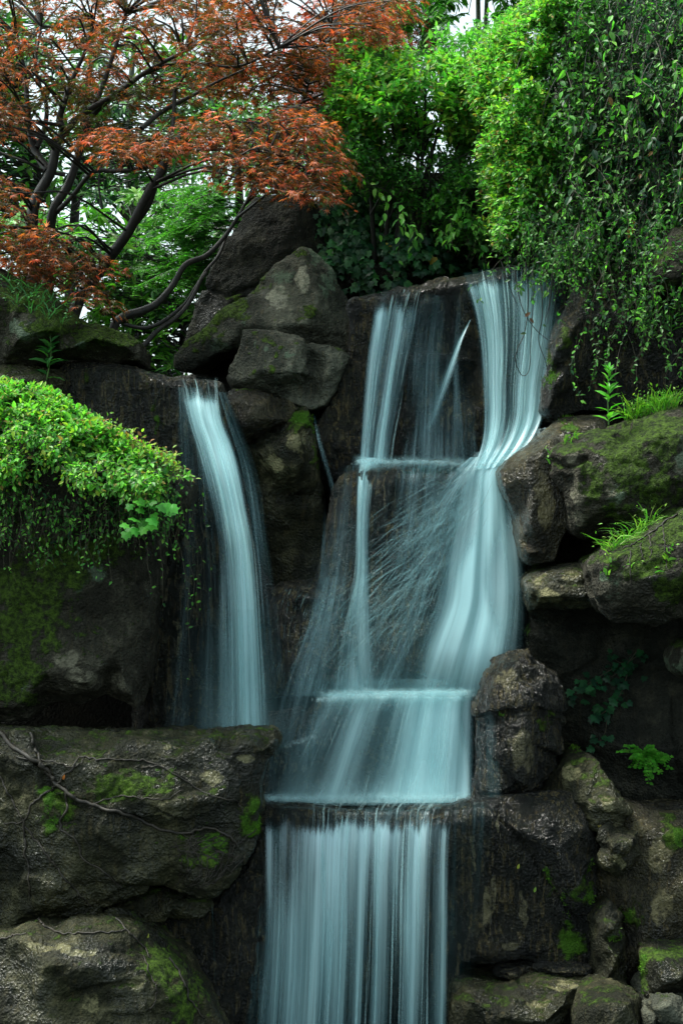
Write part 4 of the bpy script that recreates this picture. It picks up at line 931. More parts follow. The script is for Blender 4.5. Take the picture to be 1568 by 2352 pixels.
# lowest curtain
cu = empty("waterfall", W(820, 2340, 8.8))
tag(cu, "lowest curtain of silky water pouring over the straight rock lip", "waterfall")
JR = [(600, 1834, 1088, 1832, 9.33), (600, 1846, 1070, 1842, 9.14), (600, 1860, 1054, 1853, 8.99), (602, 1880, 1046, 1872, 8.92), (602, 1930, 1040, 1924, 8.87), (600, 2010, 1036, 2010, 8.83), (597, 2130, 1034, 2130, 8.79), (590, 2270, 1032, 2270, 8.76), (578, 2420, 1030, 2420, 8.74), (570, 2520, 1030, 2520, 8.73)]
sheet("water_sheet", JR,
      [[.5] * 22, [.4] * 22, [.4] * 22,
       [.50, .60, .40, .30, .45, .70, .70, .65, .80, .75, .55, .80, .60, .85, .80, .75, .55, .85, .60, .35, .50, .20],
       [.60, .70, .45, .30, .50, .75, .80, .80, .90, .85, .60, .85, .60, .90, .70, .60, .45, .85, .55, .30, .55, .30],
       [.65, .70, .40, .30, .55, .75, .70, .85, .95, .80, .50, .85, .45, .90, .60, .50, .50, .85, .45, .25, .60, .40],
       [.70, .65, .60, .55, .75, .70, .85, .85, .80, .75, .40, .80, .30, .85, .50, .30, .70, .80, .35, .25, .60, .45],
       [.65, .55, .70, .50, .80, .65, .85, .80, .60, .75, .30, .75, .20, .80, .45, .18, .60, .75, .30, .30, .60, .50],
       [.55, .50, .70, .45, .75, .60, .85, .70, .45, .70, .22, .65, .15, .75, .40, .12, .50, .70, .25, .35, .60, .45],
       [.55, .50, .70, .45, .75, .60, .85, .70, .45, .70, .22, .65, .15, .75, .40, .12, .50, .70, .25, .35, .60, .45]], M_CURTAIN, cu, nu=150, nv=140, ragged=.05, ripple=.016, threads=130, trad=.0045, lag=(.44, .055, .3, .08))
sheet("water_veil", [(575, 2080, 612, 2080, 8.83), (566, 2220, 606, 2220, 8.8), (552, 2420, 600, 2420, 8.77), (545, 2520, 600, 2520, 8.76)], [[.1, .3], [.2, .36], [.22, .36], [.22, .36]], M_VEIL, cu, nu=16, nv=50)
sheet("water_veil", [(1020, 1850, 1150, 1836, 8.98), (1020, 1890, 1150, 1880, 8.9), (1022, 2050, 1130, 2050, 8.88), (1024, 2230, 1100, 2230, 8.86), (1026, 2420, 1080, 2420, 8.85)], [[.2, .14, .12, .05], [.26, .2, .16, .05], [.28, .16, .12, .03], [.3, .2, .12, .02], [.3, .2, .1, .02]], M_VEIL, cu, nu=30, nv=60)

sheet("water_veil", [(770, 1075, 832, 1060, 10.1), (752, 1180, 825, 1180, 9.95), (725, 1300, 818, 1300, 9.82), (690, 1440, 795, 1430, 9.66), (640, 1600, 760, 1600, 9.52)], [[.1, .3], [.2, .34], [.26, .36], [.26, .38], [.26, .4]], M_VEIL, ca, nu=30, nv=70, ragged=.3)
sheet("water_veil", [(1088, 1640, 1142, 1632, 9.06), (1087, 1700, 1148, 1695, 9.04), (1087, 1835, 1158, 1832, 9.03)], [[.1, .2, .05], [.34, .3, .2], [.36, .34, .26]], M_VEIL, ca, nu=20, nv=40, ragged=.3)
# thin trickles
tk = empty("trickle", W(770, 1290, 10.1))
tag(tk, "thin trickle sliding down the right side of the large tapering boulder", "trickle")
sheet("water_thread", [(718, 950, 726, 951, 10.40), (724, 1000, 738, 1000, 10.27), (738, 1060, 756, 1060, 10.18), (756, 1130, 776, 1130, 10.08), (772, 1210, 796, 1210, 10.0), (780, 1300, 812, 1300, 9.92)], [[.2, .2, .1], [.5, .45, .3], [.35, .4, .3], [.3, .42, .3], [.2, .3, .2], [.0, .05, .0]], M_VEIL, tk, nu=14, nv=70, ragged=.7)
sheet("water_thread", [(744, 1150, 752, 1150, 10.04), (736, 1240, 758, 1240, 9.97), (720, 1340, 770, 1340, 9.86)], [[.0, .0, .0], [.3, .4, .3], [.2, .3, .25]], M_VEIL, tk, nu=14, nv=50, ragged=.6)
tk2 = empty("trickle", W(492, 2250, 8.5))
tag(tk2, "single thread of dripping water under the tip of the rooty ledge", "trickle")
sheet("water_thread", [(485, 2078, 488, 2078, 8.5), (487, 2150, 491, 2150, 8.5), (490, 2260, 495, 2260, 8.5)], [[.5, .5], [.28, .3], [.1, .1]], M_VEIL, tk2, nu=6, nv=30, layers=1, ragged=.4)

# fine mist hanging at the feet of the falls
sheet("mist", [(700, 1180, 1120, 1120, 9.8), (640, 1330, 1160, 1300, 9.66), (600, 1480, 1200, 1480, 9.52), (580, 1600, 1210, 1600, 9.44)], [[.0, .0, .0, .08, .14], [.02, .05, .03, .06, .16], [.08, .14, .08, .1, .18], [.14, .26, .24, .22, .2]], M_MIST, ca, nu=30, nv=40, layers=3, gap=.05, ragged=.5)
sheet("mist", [(640, 1560, 1095, 1560, 9.42), (600, 1680, 1092, 1680, 9.37), (585, 1780, 1090, 1780, 9.33), (585, 1850, 1088, 1850, 9.28)], [[.1, .12, .2, .35, .3], [.14, .12, .12, .36, .4], [.22, .2, .14, .36, .42], [.4, .38, .28, .4, .4]], M_MIST, st_, nu=30, nv=40, layers=2, gap=.03, ragged=.3)
sheet("mist", [(440, 1400, 660, 1400, 9.34), (400, 1560, 690, 1560, 9.3), (390, 1720, 700, 1720, 9.27)], [[.0, .06, .14, .05], [.08, .2, .26, .16], [.14, .3, .34, .24]], M_MIST, wf, nu=24, nv=30, layers=2, gap=.04, ragged=.5)

M_FROTH = water_mat("froth", 9, 9, soft=.7, floor=.3, w=(.5, .4, .4), gloss=0.0, amax=.8, white=.6)
sheet("froth", [(700, 1578, 1100, 1574, 9.46), (708, 1597, 1098, 1592, 9.42), (700, 1628, 1096, 1622, 9.41)], [[.0] * 8, [.4, .55, .5, .6, .6, .65, .7, .6], [.0] * 8], M_FROTH, st_, nu=60, nv=14, layers=2, gap=.02, ragged=.12)
sheet("froth", [(598, 1812, 1092, 1812, 9.27), (600, 1834, 1090, 1830, 9.24), (600, 1849, 1088, 1844, 9.23)], [[.0] * 9, [.75, .7, .55, .5, .5, .55, .5, .55, .5], [.1] * 9], M_FROTH, st_, nu=70, nv=14, layers=2, gap=.02, ragged=.06)
sheet("froth", [(800, 1040, 1110, 1046, 10.04), (806, 1060, 1110, 1064, 10.0), (810, 1088, 1100, 1086, 9.96)], [[.0] * 6, [.7, .6, .5, .4, .4, .5], [.0] * 6], M_FROTH, ca, nu=40, nv=14, layers=2, gap=.02, ragged=.15)
# ------------------------------------------------------------------ leaves
def quadtri(tris): return np.array(tris)
def T_ellip(w=0.24, fold=0.07, droop=0.10):
    v = [(0, 0, 0), (0, .35, 0), (0, .7, -droop * .4), (0, 1, -droop), (-w, .32, fold), (-w * .8, .66, fold - droop * .3), (w, .32, fold), (w * .8, .66, fold - droop * .3)]
    f = [(0, 1, 4), (1, 2, 5), (1, 5, 4), (2, 3, 5), (0, 6, 1), (1, 7, 2), (1, 6, 7), (2, 7, 3)]
    return np.array(v), np.array(f)
def T_small(w=0.26):
    return np.array([(0, 0, 0), (-w, .45, .06), (0, 1, -.05), (w, .45, .06), (0, .5, 0)]), np.array([(0, 4, 1), (1, 4, 2), (0, 3, 4), (4, 3, 2)])
def T_maple():
    ang = np.radians([-118, -78, -40, 0, 40, 78, 118]); ln = [.42, .72, .92, 1.0, .92, .72, .42]
    v = [(0, 0, 0)]; ring = [(-.03, -.05, 0)]
    for k in range(7):
        a = ang[k]
        ring.append((math.sin(a - .10) * ln[k] * .55, math.cos(a - .10) * ln[k] * .55, .0))
        ring.append((math.sin(a) * ln[k], math.cos(a) * ln[k], -.16 * ln[k]))
        ring.append((math.sin(a + .10) * ln[k] * .55, math.cos(a + .10) * ln[k] * .55, .0))
        if k < 6:
            b = (ang[k] + ang[k + 1]) / 2
            ring.append((math.sin(b) * .24, math.cos(b) * .24, .03))
    v += ring
    f = [(0, i + 1, i) for i in range(1, len(ring))]
    return np.array(v), np.array(f)
def T_ivy():
    o = [(0, 0), (-.28, -.08), (-.5, .12), (-.34, .36), (-.46, .62), (-.2, .66), (0, 1.0), (.2, .66), (.46, .62), (.34, .36), (.5, .12), (.28, -.08)]
    v = [(0, .32, .05)] + [(x, y, -.03 if abs(x) > .4 or y > .9 else .0) for x, y in o]
    f = [(0, i + 1, i) for i in range(1, 12)] + [(0, 1, 12)]
    return np.array(v), np.array(f)
ELL, SMALL, MAPLE, IVY = T_ellip(), T_small(), T_maple(), T_ivy()
LONG = T_ellip(0.15, 0.05, 0.22)

def leaf_arrays(P, T, Nn, size, tmpl):
    tv, tf = tmpl
    T = nrm(T); Nn = nrm(Nn - (Nn * T).sum(-1, keepdims=True) * T); B = np.cross(T, Nn)
    s = size[:, None, None]
    V = P[:, None] + s * (tv[None, :, 0:1] * B[:, None] + tv[None, :, 1:2] * T[:, None] + tv[None, :, 2:3] * Nn[:, None])
    F = tf[None] + (np.arange(len(P)) * len(tv))[:, None, None]
    return V.reshape(-1, 3), F.reshape(-1, 3)

def leaves(name, P, T, Nn, size, tmpl, cols, mat, parent):
    V, F = leaf_arrays(P, T, Nn, size, tmpl)
    return mk_mesh(name, V, F, mat, parent, smooth=False, attrs={'col': np.repeat(np.clip(cols, 0, 1), len(tmpl[0]), 0)})

def in_poly(x, y, poly):
    c = np.zeros(len(x), bool)
    n = len(poly)
    for i in range(n):
        x0, y0 = poly[i]; x1, y1 = poly[(i + 1) % n]
        m = ((y0 > y) != (y1 > y)) & (x < (x1 - x0) * (y - y0) / (y1 - y0 + 1e-12) + x0)
        c ^= m
    return c
def sample_poly(poly, n, rng, clump=0.0, freq=0.012, seed=0):
    poly = np.array(poly, float)
    lo, hi = poly.min(0), poly.max(0)
    X, Y = [], []
    got = 0
    while got < n:
        x = rng.uniform(lo[0], hi[0], n * 2); y = rng.uniform(lo[1], hi[1], n * 2)
        m = in_poly(x, y, poly)
        if clump:
            q = fbm(np.stack([x * freq, y * freq, np.full(len(x), seed + .5)], -1), 3, seed)
            m &= rng.rand(len(x)) < sstep(-.35 * clump - .25, .35, q * 1.0 + .25 - clump * .25)
        X.append(x[m]); Y.append(y[m]); got += m.sum()
    x = np.concatenate(X)[:n]; y = np.concatenate(Y)[:n]
    e = seg_dist(x, y, [tuple(p) for p in poly] + [tuple(poly[0])])
    return x, y, e

def pick(rng, n, cols, jit=0.18):
    """leaf colours: list of (rgb, weight)"""
    w = np.array([c[1] for c in cols], float); w /= w.sum()
    k = rng.choice(len(cols), n, p=w)
    c = np.array([c[0] for c in cols])[k]
    return c * (1 + rng.normal(0, jit, (n, 1))) * (1 + rng.normal(0, jit * .4, (n, 3)))

def twig_leaves(B, D, L, nl, rng, size, droop=.25, face=.45, spread=.85):
    """leaves set alternately along twigs. returns P, T, N, size, t(0..1 along the twig)"""
    n = len(B)
    D = nrm(D)
    t = (np.arange(nl)[None] + rng.uniform(.2, .9, (n, nl))) / nl
    bend = np.array([0, 0, -1.0])
    P = B[:, None] + D[:, None] * (L[:, None] * t)[..., None] + bend * (droop * L[:, None] * t ** 2)[..., None]
    ax = nrm(D[:, None] + bend * (2 * droop * t)[..., None])
    phi = np.arange(nl)[None] * 2.4 + rng.uniform(0, 6.28, (n, 1)) + rng.normal(0, .4, (n, nl))
    a1 = nrm(np.cross(ax, np.array([.13, .2, .97]))); a2 = np.cross(ax, a1)
    side = np.cos(phi)[..., None] * a1 + np.sin(phi)[..., None] * a2
    T = nrm(ax * (.45 + .5 * t[..., None]) + side * spread + bend * droop * .6 + rng.normal(0, .15, (n, nl, 3)))
    Nn = np.array([0, -face, 1.0]) + rng.normal(0, .45, (n, nl, 3))
    s = size * rng.uniform(.6, 1.2, (n, nl)) * (1.0 - .35 * np.maximum(0, t - .6) / .4)
    return P.reshape(-1, 3), T.reshape(-1, 3), Nn.reshape(-1, 3), s.ravel(), t.ravel()

M_LEAF = leaf_mat("green_leaf", 0.40, 0.45, spec=.35)
M_GLOSSY = leaf_mat("glossy_leaf", 0.26, 0.38, spec=.3)
M_MAPLE = leaf_mat("maple_leaf", 0.42, 0.38, (1.2, .95, .5))
M_BARK = bark_mat("dark_bark", (.008, .008, .007), (.03, .028, .022))
M_BARK2 = bark_mat("grey_bark", (.03, .04, .025), (.10, .12, .08))
M_TWIG = bark_mat("twig", (.03, .03, .012), (.07, .055, .03))
M_STEM = bark_mat("green_stem", (.05, .12, .02), (.09, .2, .04), .45)
M_ROOT = bark_mat("root", (.012, .010, .007), (.045, .036, .024))

GRN = [((.055, .18, .035), 5), ((.085, .25, .04), 4), ((.03, .11, .028), 3)]
LIME = [((.15, .44, .06), 5), ((.22, .52, .08), 3), ((.09, .31, .05), 3)]
YEL = [((.32, .44, .05), 3), ((.22, .42, .05), 4), ((.34, .22, .06), 1)]
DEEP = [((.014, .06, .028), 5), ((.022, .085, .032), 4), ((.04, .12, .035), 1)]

def shrub(root, poly, dfun, n, rng, L, nl, size, old, young, tmpl=ELL, mat=None, dirbias=(0, -.4, .8), droop=.25, clump=.6, freq=.012, seed=0, bulge=.4, R=120, thick=.6, young_at=.55, face=.45, twig_r=.0022, name="foliage", stems=True, spread=.85):
    x, y, e = sample_poly(poly, n, rng, clump, freq, seed)
    q = np.clip(e / R, 0, 1)
    d = dfun(x, y) - bulge * np.sqrt(1 - (1 - q) ** 2) + thick * rng.rand(n) ** 1.8
    d = d + .14 * fbm(np.stack([x * .011, y * .011, np.full(n, seed + 3.3)], -1), 2, seed)
    B = WA(x, y, d)
    D = np.array(dirbias) + rng.normal(0, .55, (n, 3))
    Ls = L * rng.uniform(.6, 1.3, n)
    B = B - nrm(D) * Ls[:, None] * .5
    P, T, Nn, s, t = twig_leaves(B, D, Ls, nl, rng, size, droop, face, spread)
    co, cy = pick(rng, len(P), old), pick(rng, len(P), young)
    yg = (t + rng.normal(0, .22, len(t)) + np.repeat(rng.normal(0, .25, n), nl)) > young_at
    leaves(name, P, T, Nn, s, tmpl, np.where(yg[:, None], cy, co), mat or M_LEAF, root)
    if stems:
        tb = Tubes()
        for i in range(n):
            a = B[i]; dd = D[i] / np.linalg.norm(D[i])
            m = a + dd * Ls[i] * .55 + np.array([0, 0, -droop * Ls[i] * .3]); b = a + dd * Ls[i] + np.array([0, 0, -droop * Ls[i]])
            tb.add([a, m, b], twig_r, twig_r * .5, n=4, sides=3)
        tb.build("twigs", M_TWIG, root)

# ------------------------------------------------------------------ the red maple at upper left
rng = np.random.RandomState(101)
mp = empty("maple_tree", W(190, 720, 11.2))
tag(mp, "spreading maple with layered rust red leaves and dark bare stems behind the long mossy boulder", "tree")
tr = Tubes()
TR = []      # stem samples for joining branches
def limb(pts, r0, r1, keep=True, wob=.012):
    P = WA([p[0] for p in pts], [p[1] for p in pts], [p[2] for p in pts])
    P[1:-1] += rng.normal(0, wob, P[1:-1].shape)
    tr.add(P, r0, r1, n=len(P) * 5, sides=8)
    if keep:
        C = catmull(P, len(P) * 8); TR.append(np.concatenate([C, np.linspace(r0, r1, len(C))[:, None]], 1))
limb([(150, 790, 11.2), (168, 700, 11.2), (205, 650, 11.15), (250, 590, 11.1), (292, 530, 11.0), (320, 480, 10.95), (345, 435, 10.9), (362, 395, 10.9), (385, 345, 10.9), (430, 290, 10.8)], .050, .020)
limb([(205, 650, 11.15), (262, 583, 11.1), (305, 518, 11.05), (340, 465, 11.0), (372, 388, 11.0), (395, 300, 11.1), (402, 200, 11.2)], .032, .014)
limb([(60, 760, 11.6), (70, 640, 11.5), (78, 520, 11.4), (84, 460, 11.4), (110, 392, 11.4), (132, 330, 11.4), (147, 298, 11.4), (190, 262, 11.4), (260, 215, 11.3), (340, 165, 11.2), (420, 120, 11.1)], .055, .012)
limb([(147, 298, 11.4), (136, 270, 11.4), (150, 235, 11.4), (168, 190, 11.4), (200, 130, 11.4), (215, 60, 11.4)], .030, .010)
limb([(110, 392, 11.4), (85, 340, 11.45), (72, 300, 11.45), (62, 240, 11.5), (52, 170, 11.5), (40, 80, 11.5)], .034, .012)
limb([(85, 340, 11.45), (105, 290, 11.5), (110, 240, 11.5), (90, 160, 11.5), (95, 60, 11.6)], .022, .010)
limb([(110, 800, 11.7), (115, 600, 11.6), (128, 490, 11.5), (160, 425, 11.5), (188, 345, 11.5), (208, 270, 11.5), (235, 200, 11.5), (262, 120, 11.5), (290, 30, 11.5)], .045, .012)
limb([(128, 490, 11.5), (165, 455, 11.3), (215, 398, 11.1), (270, 392, 11.0), (330, 378, 10.9), (400, 352, 10.8), (480, 342, 10.7), (560, 345, 10.6), (640, 360, 10.5), (700, 385, 10.5)], .019, .007)
limb([(208, 270, 11.5), (250, 232, 11.4), (320, 185, 11.3), (420, 150, 11.2), (540, 150, 11.2), (640, 110, 11.2)], .022, .008)
limb([(325, 295, 11.1), (380, 255, 11.2), (440, 225, 11.3), (500, 190, 11.4), (560, 160, 11.4)], .020, .007)
limb([(262, 780, 11.3), (272, 752, 11.3), (290, 724, 11.3), (325, 715, 11.3), (362, 695, 11.35), (400, 650, 11.4), (432, 612, 11.45), (480, 588, 11.5), (512, 545, 11.55), (535, 512, 11.6), (560, 470, 11.6), (585, 420, 11.6)], .036, .010)
limb([(285, 745, 11.3), (330, 752, 11.3), (375, 738, 11.35), (420, 700, 11.4), (450, 655, 11.45), (475, 625, 11.5)], .014, .012)
limb([(300, 830, 11.2), (328, 790, 11.25), (370, 762, 11.3), (410, 728, 11.35), (438, 680, 11.4), (465, 630, 11.5), (500, 590, 11.6), (525, 530, 11.7)], .022, .010)
limb([(-60, 380, 11.3), (0, 290, 11.3), (40, 278, 11.3), (90, 286, 11.3), (150, 290, 11.4)], .012, .014, keep=False)
limb([(0, 350, 11.3), (60, 372, 11.3), (105, 395, 11.4), (150, 402, 11.4)], .008, .014, keep=False)
limb([(235, 480, 11.4), (232, 420, 11.4), (236, 360, 11.4), (240, 300, 11.4)], .008, .006)
limb([(585, 420, 11.6), (640, 330, 11.8), (700, 230, 12.0), (720, 150, 12.0), (760, 60, 12.0)], .014, .008)
trs = np.concatenate(TR)
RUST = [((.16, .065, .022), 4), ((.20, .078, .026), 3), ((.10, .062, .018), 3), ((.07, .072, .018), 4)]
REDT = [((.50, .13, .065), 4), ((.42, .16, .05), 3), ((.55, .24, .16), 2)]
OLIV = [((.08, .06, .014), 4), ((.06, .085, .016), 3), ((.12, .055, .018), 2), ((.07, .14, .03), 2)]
ZONES = [
    # polygon, depth range, sprays, base palette, share of young red leaves
    ([(-60, -80), (400, -80), (560, -60), (560, 120), (520, 190), (430, 200), (300, 190), (200, 170), (100, 160), (-60, 190)], (10.6, 12.2), 104, OLIV + RUST[:2], .36),
    ([(540, -80), (905, -70), (908, 30), (870, 100), (780, 130), (700, 200), (600, 215), (520, 190), (540, 90)], (10.9, 12.4), 62, RUST, .45),
    ([(195, 305), (330, 288), (440, 272), (600, 264), (640, 240), (700, 240), (735, 300), (750, 340), (772, 385), (735, 400), (745, 470), (690, 440), (620, 430), (540, 400), (500, 375), (420, 372), (330, 362), (200, 335)], (10.1, 10.9), 60, RUST + OLIV[:1], .55),
    ([(480, 130), (700, 110), (860, 80), (870, 200), (840, 300), (760, 310), (700, 250), (560, 255), (500, 200)], (11.4, 12.6), 38, RUST + OLIV[:1], .25),
    ([(-60, 390), (40, 420), (90, 500), (170, 530), (240, 560), (250, 590), (215, 650), (262, 695), (200, 680), (130, 640), (60, 640), (-60, 600)], (9.9, 10.7), 36, RUST, .3),
    ([(-60, 80), (20, 120), (32, 220), (20, 330), (-60, 360)], (10.2, 10.8), 14, RUST, .5),
    ([(0, 180), (450, 190), (480, 250), (300, 275), (200, 320), (120, 250), (0, 260)], (11.0, 12.0), 22, OLIV, .1)]
LP, LT, LN, LS, LC = [], [], [], [], []
tw = Tubes()
for poly, (d0, d1), ns, pal, red in ZONES:
    x, y, e = sample_poly(poly, ns, rng)
    C = WA(x, y, rng.uniform(d0, d1, ns))
    for c in C:
        D2 = ((trs[:, :3] - c) ** 2 * np.array([1, .6, 1.6])).sum(1)
        D2[trs[:, 2] > c[2] + .05] += 1.0
        b = trs[D2.argmin()]
        dirh = c - b[:3]; ln = np.linalg.norm(dirh)
        h = dirh * np.array([1, 1, 0]); h = h / max(np.linalg.norm(h), .05)
        h = nrm(h + rng.normal(0, .35, 3) * np.array([1, 1, .0]) + np.array([.25, -.2, 0]))
        tw.add([b[:3], b[:3] + dirh * .5 + np.array([0, 0, .10 * ln]), c - h * .12, c + h * .15], min(.011, b[3]), .0028, n=10, sides=4)
        nf = rng.randint(40, 62)
        rr = rng.rand(nf) ** .6; an = rng.normal(0, 1.15, nf)
        sd = np.cross(h, [0, 0, 1.0])
        rad = .27
        off = h * (np.cos(an) * rr * rad)[:, None] + sd * (np.sin(an) * rr * rad * .8)[:, None]
        off[:, 2] += rng.normal(0, .022, nf) - .11 * rr ** 2
        P = c + off
        T = nrm(nrm(off + h * .06) * 1.0 + np.array([0, 0, -.28]) + rng.normal(0, .28, (nf, 3)))
        Nn = np.array([0, 0, 1.0]) + rng.normal(0, .33, (nf, 3)) + nrm(off) * .25
        up = (off[:, 2] + .11 * rr ** 2) / .022
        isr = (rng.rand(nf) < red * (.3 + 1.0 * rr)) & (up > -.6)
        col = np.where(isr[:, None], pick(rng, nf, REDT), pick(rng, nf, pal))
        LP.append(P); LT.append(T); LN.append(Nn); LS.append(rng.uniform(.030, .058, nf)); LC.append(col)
        for k in range(5):
            q = P[rng.randint(nf)]
            tw.add([c - h * .05, (c + q) / 2 + np.array([0, 0, .012]), q], .0022, .0010, n=4, sides=3)
tr.build("trunk", M_BARK, mp)
tw.build("branches", M_BARK, mp)
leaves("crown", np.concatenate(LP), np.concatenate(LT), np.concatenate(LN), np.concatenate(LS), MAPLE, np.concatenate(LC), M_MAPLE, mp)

# second maple further back
rng = np.random.RandomState(103)
m2 = empty("maple_tree", W(790, 640, 13.6))
tag(m2, "darker crimson maple behind the light green shrub, top right of the red leaves", "tree")
tb = Tubes()
for pts in ([(790, 660, 13.4), (785, 500, 13.4), (770, 380, 13.3), (745, 260, 13.2), (760, 120, 13.2), (790, 0, 13.2)], [(770, 380, 13.3), (810, 280, 13.2), (840, 180, 13.1), (870, 80, 13.0)], [(785, 500, 13.4), (730, 420, 13.2), (690, 330, 13.2)]):
    tb.add(WA([p[0] for p in pts], [p[1] for p in pts], [p[2] for p in pts]), .05, .012, n=20, sides=6)
tb.build("trunk", M_BARK, m2)
x, y, e = sample_poly([(690, 40), (800, -40), (900, -20), (905, 60), (880, 130), (870, 330), (850, 430), (780, 440), (720, 420), (700, 300)], 90, rng)
C = WA(x, y, rng.uniform(12.7, 13.7, 90))
nf = 46
off = rng.normal(0, 1, (90, nf, 3)) * np.array([.2, .2, .05]); off[..., 2] -= .9 * (off[..., 0] ** 2 + off[..., 1] ** 2)
P = (C[:, None] + off).reshape(-1, 3)
T = nrm(nrm(off.reshape(-1, 3)) + np.array([0, -.2, -.35]) + rng.normal(0, .25, (len(P), 3)))
leaves("crown", P, T, np.array([0, -.1, 1.0]) + rng.normal(0, .35, (len(P), 3)), rng.uniform(.045, .075, len(P)), MAPLE, pick(rng, len(P), [((.16, .03, .018), 4), ((.30, .05, .03), 2), ((.09, .03, .015), 3)]), M_MAPLE, m2)

# ------------------------------------------------------------------ trees and bushes behind
def whorl_tree(root, poly, drange, nw, rng, nl, size, cols, young, trunks, seed, clump=.7, dark_mat=None):
    x, y, e = sample_poly(poly, nw, rng, clump, .012, seed)
    C = WA(x, y, rng.uniform(drange[0], drange[1], nw))
    an = np.arange(nl)[None] * (6.283 / nl) + rng.uniform(0, 6.28, (nw, 1)) + rng.normal(0, .2, (nw, nl))
    up = nrm(np.array([0, -.25, 1.0]) + rng.normal(0, .35, (nw, 3)))
    a1 = nrm(np.cross(up, np.array([.9, .1, .2]))); a2 = np.cross(up, a1)
    ra = np.cos(an)[..., None] * a1[:, None] + np.sin(an)[..., None] * a2[:, None]
    T = nrm(ra + up[:, None] * rng.uniform(-.35, .45, (nw, nl, 1)))
    Nn = up[:, None] * 1.0 - ra * .1 + rng.normal(0, .2, (nw, nl, 3))
    P = C[:, None] + ra * .012 + up[:, None] * rng.normal(0, .012, (nw, nl, 1))
    yg = np.repeat(rng.rand(nw) < young, nl)
    col = np.where(yg[:, None], pick(rng, nw * nl, [((.10, .30, .03), 3), ((.15, .36, .05), 2)]), pick(rng, nw * nl, cols))
    leaves("crown", P.reshape(-1, 3), T.reshape(-1, 3), Nn.reshape(-1, 3), size * rng.uniform(.65, 1.15, nw * nl), LONG, col, dark_mat or M_GLOSSY, root)
    tb = Tubes()
    smp = []
    for pts, r0, r1 in trunks:
        Q = WA([p[0] for p in pts], [p[1] for p in pts], [p[2] for p in pts]); tb.add(Q, r0, r1, n=len(pts) * 4, sides=6)
        smp.append(catmull(Q, 30))
    tb.build("trunk", M_BARK, root)
    smp = np.concatenate(smp); tb = Tubes()
    for c, u in zip(C, up):
        b = smp[(((smp - c) ** 2).sum(1) + 2.0 * (smp[:, 2] > c[2])).argmin()]
        tb.add([b, (b + c) / 2 + rng.normal(0, .05, 3), c - u * .06, c], .009, .004, n=8, sides=3)
    tb.build("branches", M_BARK, root)

rng = np.random.RandomState(107)
t_ = empty("broadleaf_bush", W(380, 880, 13.6))
tag(t_, "dense bush with long glossy leaves in whorls, seen under the maple's slanting stems", "bush")
whorl_tree(t_, [(170, 500), (300, 440), (430, 450), (500, 480), (580, 470), (600, 620), (560, 720), (480, 800), (440, 900), (320, 880), (240, 800), (160, 740)], (12.8, 14.4), 640, rng, 8, .12, GRN, .5,
           [([(300, 950, 14), (320, 750, 14), (300, 560, 14)], .04, .015), ([(400, 950, 13.8), (430, 700, 13.8), (470, 520, 13.8)], .04, .015), ([(520, 900, 14), (520, 700, 14), (540, 520, 14)], .03, .015)], 3, clump=.4)
t_ = empty("broadleaf_tree", W(180, 900, 16))
tag(t_, "dark big-leaved tree silhouetted against the sky behind the maple's stems", "tree")
whorl_tree(t_, [(-350, 0), (-80, 20), (300, 60), (480, 120), (500, 260), (440, 380), (330, 430), (200, 470), (60, 480), (-350, 540)], (14.6, 17.0), 760, rng, 8, .16, DEEP + GRN, .15,
           [([(150, 1000, 16), (165, 600, 16), (190, 300, 16), (220, 60, 16)], .08, .02), ([(165, 600, 16), (90, 400, 15.8), (40, 200, 15.6)], .04, .015), ([(190, 300, 16), (320, 200, 15.8), (430, 150, 15.6)], .03, .012)], 5, clump=.8)
t_ = empty("broadleaf_bush", W(60, 900, 13.8))
tag(t_, "shaded bush filling the gap between the maple stems at the left edge", "bush")
whorl_tree(t_, [(-400, 440), (60, 480), (170, 500), (200, 620), (150, 760), (-400, 760)], (12.6, 14.0), 560, rng, 8, .12, GRN, .3,
           [([(60, 950, 13.6), (70, 700, 13.6), (90, 540, 13.6)], .04, .015), ([(0, 950, 13.6), (-20, 700, 13.6), (-30, 540, 13.6)], .03, .015)], 9, clump=.4)

